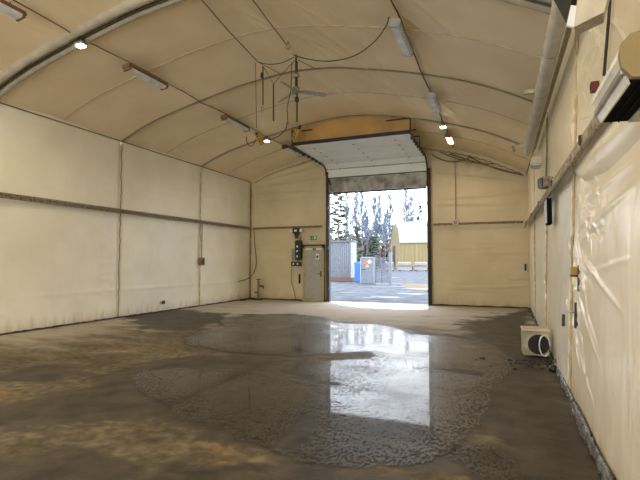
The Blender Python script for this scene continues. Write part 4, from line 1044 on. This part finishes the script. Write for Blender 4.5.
def pine(x, y, h, seed, sp, label, lowf=.15, dens=70):
    R_ = random.Random(seed); r = empty('pine_tree', (x, y, -.03), label=label, cat='tree')
    obj('trunk', btube([(0, 0, 0), (.1, 0, h * .5), (0, 0, h * .98)], [h * .013, h * .009, .02], 6), M_pinet, r)
    bm = B()
    for i in range(dens):
        t = lowf + (1 - lowf) * (i / dens); L_ = sp * (1.05 - t) ** .7 * R_.uniform(.55, 1.15); a = R_.uniform(0, 2 * PI)
        o_ = Vector((0, 0, h * t)); e = o_ + Vector((math.cos(a) * L_, math.sin(a) * L_, R_.uniform(-.05, .22) * L_))
        tube(bm, [o_, e], [.05, .02], 3, False)
        for k_ in range(12):
            c_ = o_.lerp(e, R_.uniform(.3, 1.05)); q = R_.uniform(.1, .24) * (1 + h * .01)
            a2 = R_.uniform(0, 6.3); dv = Vector((math.cos(a2), math.sin(a2), R_.uniform(-.3, .5))) * q * 2.2
            tube(bm, [c_ - dv * .4, c_ + dv * .1, c_ + dv], [.03, q * .45, .01], 4, False)
    obj('needles', bm, M_pine, r)
q = at(335, 190, 1, 70); pine(q.x + .5, 70, q.z + .6, 3, 3.4, 'tall thin-crowned pine tree rising behind the grey container', .15, 110)
q = at(372, 238, 1, 78); pine(q.x + .2, 78, at(376, 236, 1, 78).z, 5, 1.7, 'small bright green spruce behind the mesh fence', .02, 80)
q = at(420, 205, 1, 121); pine(q.x, 121, q.z, 8, 3.4, 'dark round-topped conifer behind the white hall roof', .3, 90)
q = at(357, 226, 1, 88); pine(q.x, 88, q.z, 12, 2.0, 'young conifer behind the right end of the container', .05, 70)
# undergrowth
def brush(y, x0, x1, h, n_, seed, m, label, name='undergrowth'):
    R_ = random.Random(seed); bm = B()
    for i in range(n_):
        x = R_.uniform(x0, x1); yy = y + R_.uniform(-3, 3); hh = h * R_.uniform(.4, 1.1)
        for k_ in range(4):
            tube(bm, [(x, yy, -.05), (x + R_.uniform(-.5, .5), yy, hh * .6), (x + R_.uniform(-1.1, 1.1), yy + R_.uniform(-.5, .5), hh)], [.05, .06, .015], 3, False)
        for k_ in range(7):
            cx, cz, q = x + R_.uniform(-.6, .6), hh * R_.uniform(.3, 1), R_.uniform(.3, .85)
            lathe(bm, [(.02, -q), (q * .8, -q * .3), (q, q * .1), (q * .4, q * .8)], 5, Matrix.Translation((cx, yy, cz)) @ Euler((R_.random() * 3, R_.random() * 3, 0)).to_matrix().to_4x4())
    tag(obj(name, bm, m), label, 'undergrowth', kind='stuff')
brush(127, -100, -22, 9.5, 420, 1, M_brush, 'brown undergrowth and saplings between the trees')
brush(134, -110, -20, 12.5, 330, 2, mat('brush_grey', (.19, .21, .225), .9, var=.3), 'grey leafless thicket far behind the yard', 'thicket')
o = obj('forest_floor', bbox(-160, 60, 121, 150, -.03, 1.0), M_brush); o['kind'] = 'structure'

# heater box parts
s = [o for o in bpy.data.objects if o.name.startswith('hanging_heater')][0]
def hexa(front, back):
    bm = B(); A = [bm.verts.new(Vector(p) - s.location) for p in front]; D = [bm.verts.new(Vector(p) - s.location) for p in back]
    for i in range(4): bm.faces.new((A[i], A[(i + 1) % 4], D[(i + 1) % 4], D[i]))
    bm.faces.new(A); bm.faces.new(D[::-1]); return bm
f = [at(574, 27, 1, 2.75), at(604, 12, 1, 2.45), at(613, -22, 1, 2.35), at(580, -20, 1, 2.65)]
obj('casing', hexa(f, [p + Vector((.04, .22, .05)) for p in f]), M_beige, s)
f2 = [at(566.5, 25, 1, 2.78), at(574, 27, 1, 2.75), at(578, 6, 1, 2.70), at(571, 5, 1, 2.73)]
obj('end_strip', hexa(f2, [p + Vector((.0, .02, .0)) for p in f2]), M_white, s)
f3 = [at(567, 25, 1, 2.79), at(571, 4, 1, 2.75), at(578, -20, 1, 2.67), at(543, -20, 1, 2.9)]
obj('outlet_grille', hexa(f3, [p + Vector((.03, .03, .02)) for p in f3]), M_black, s)
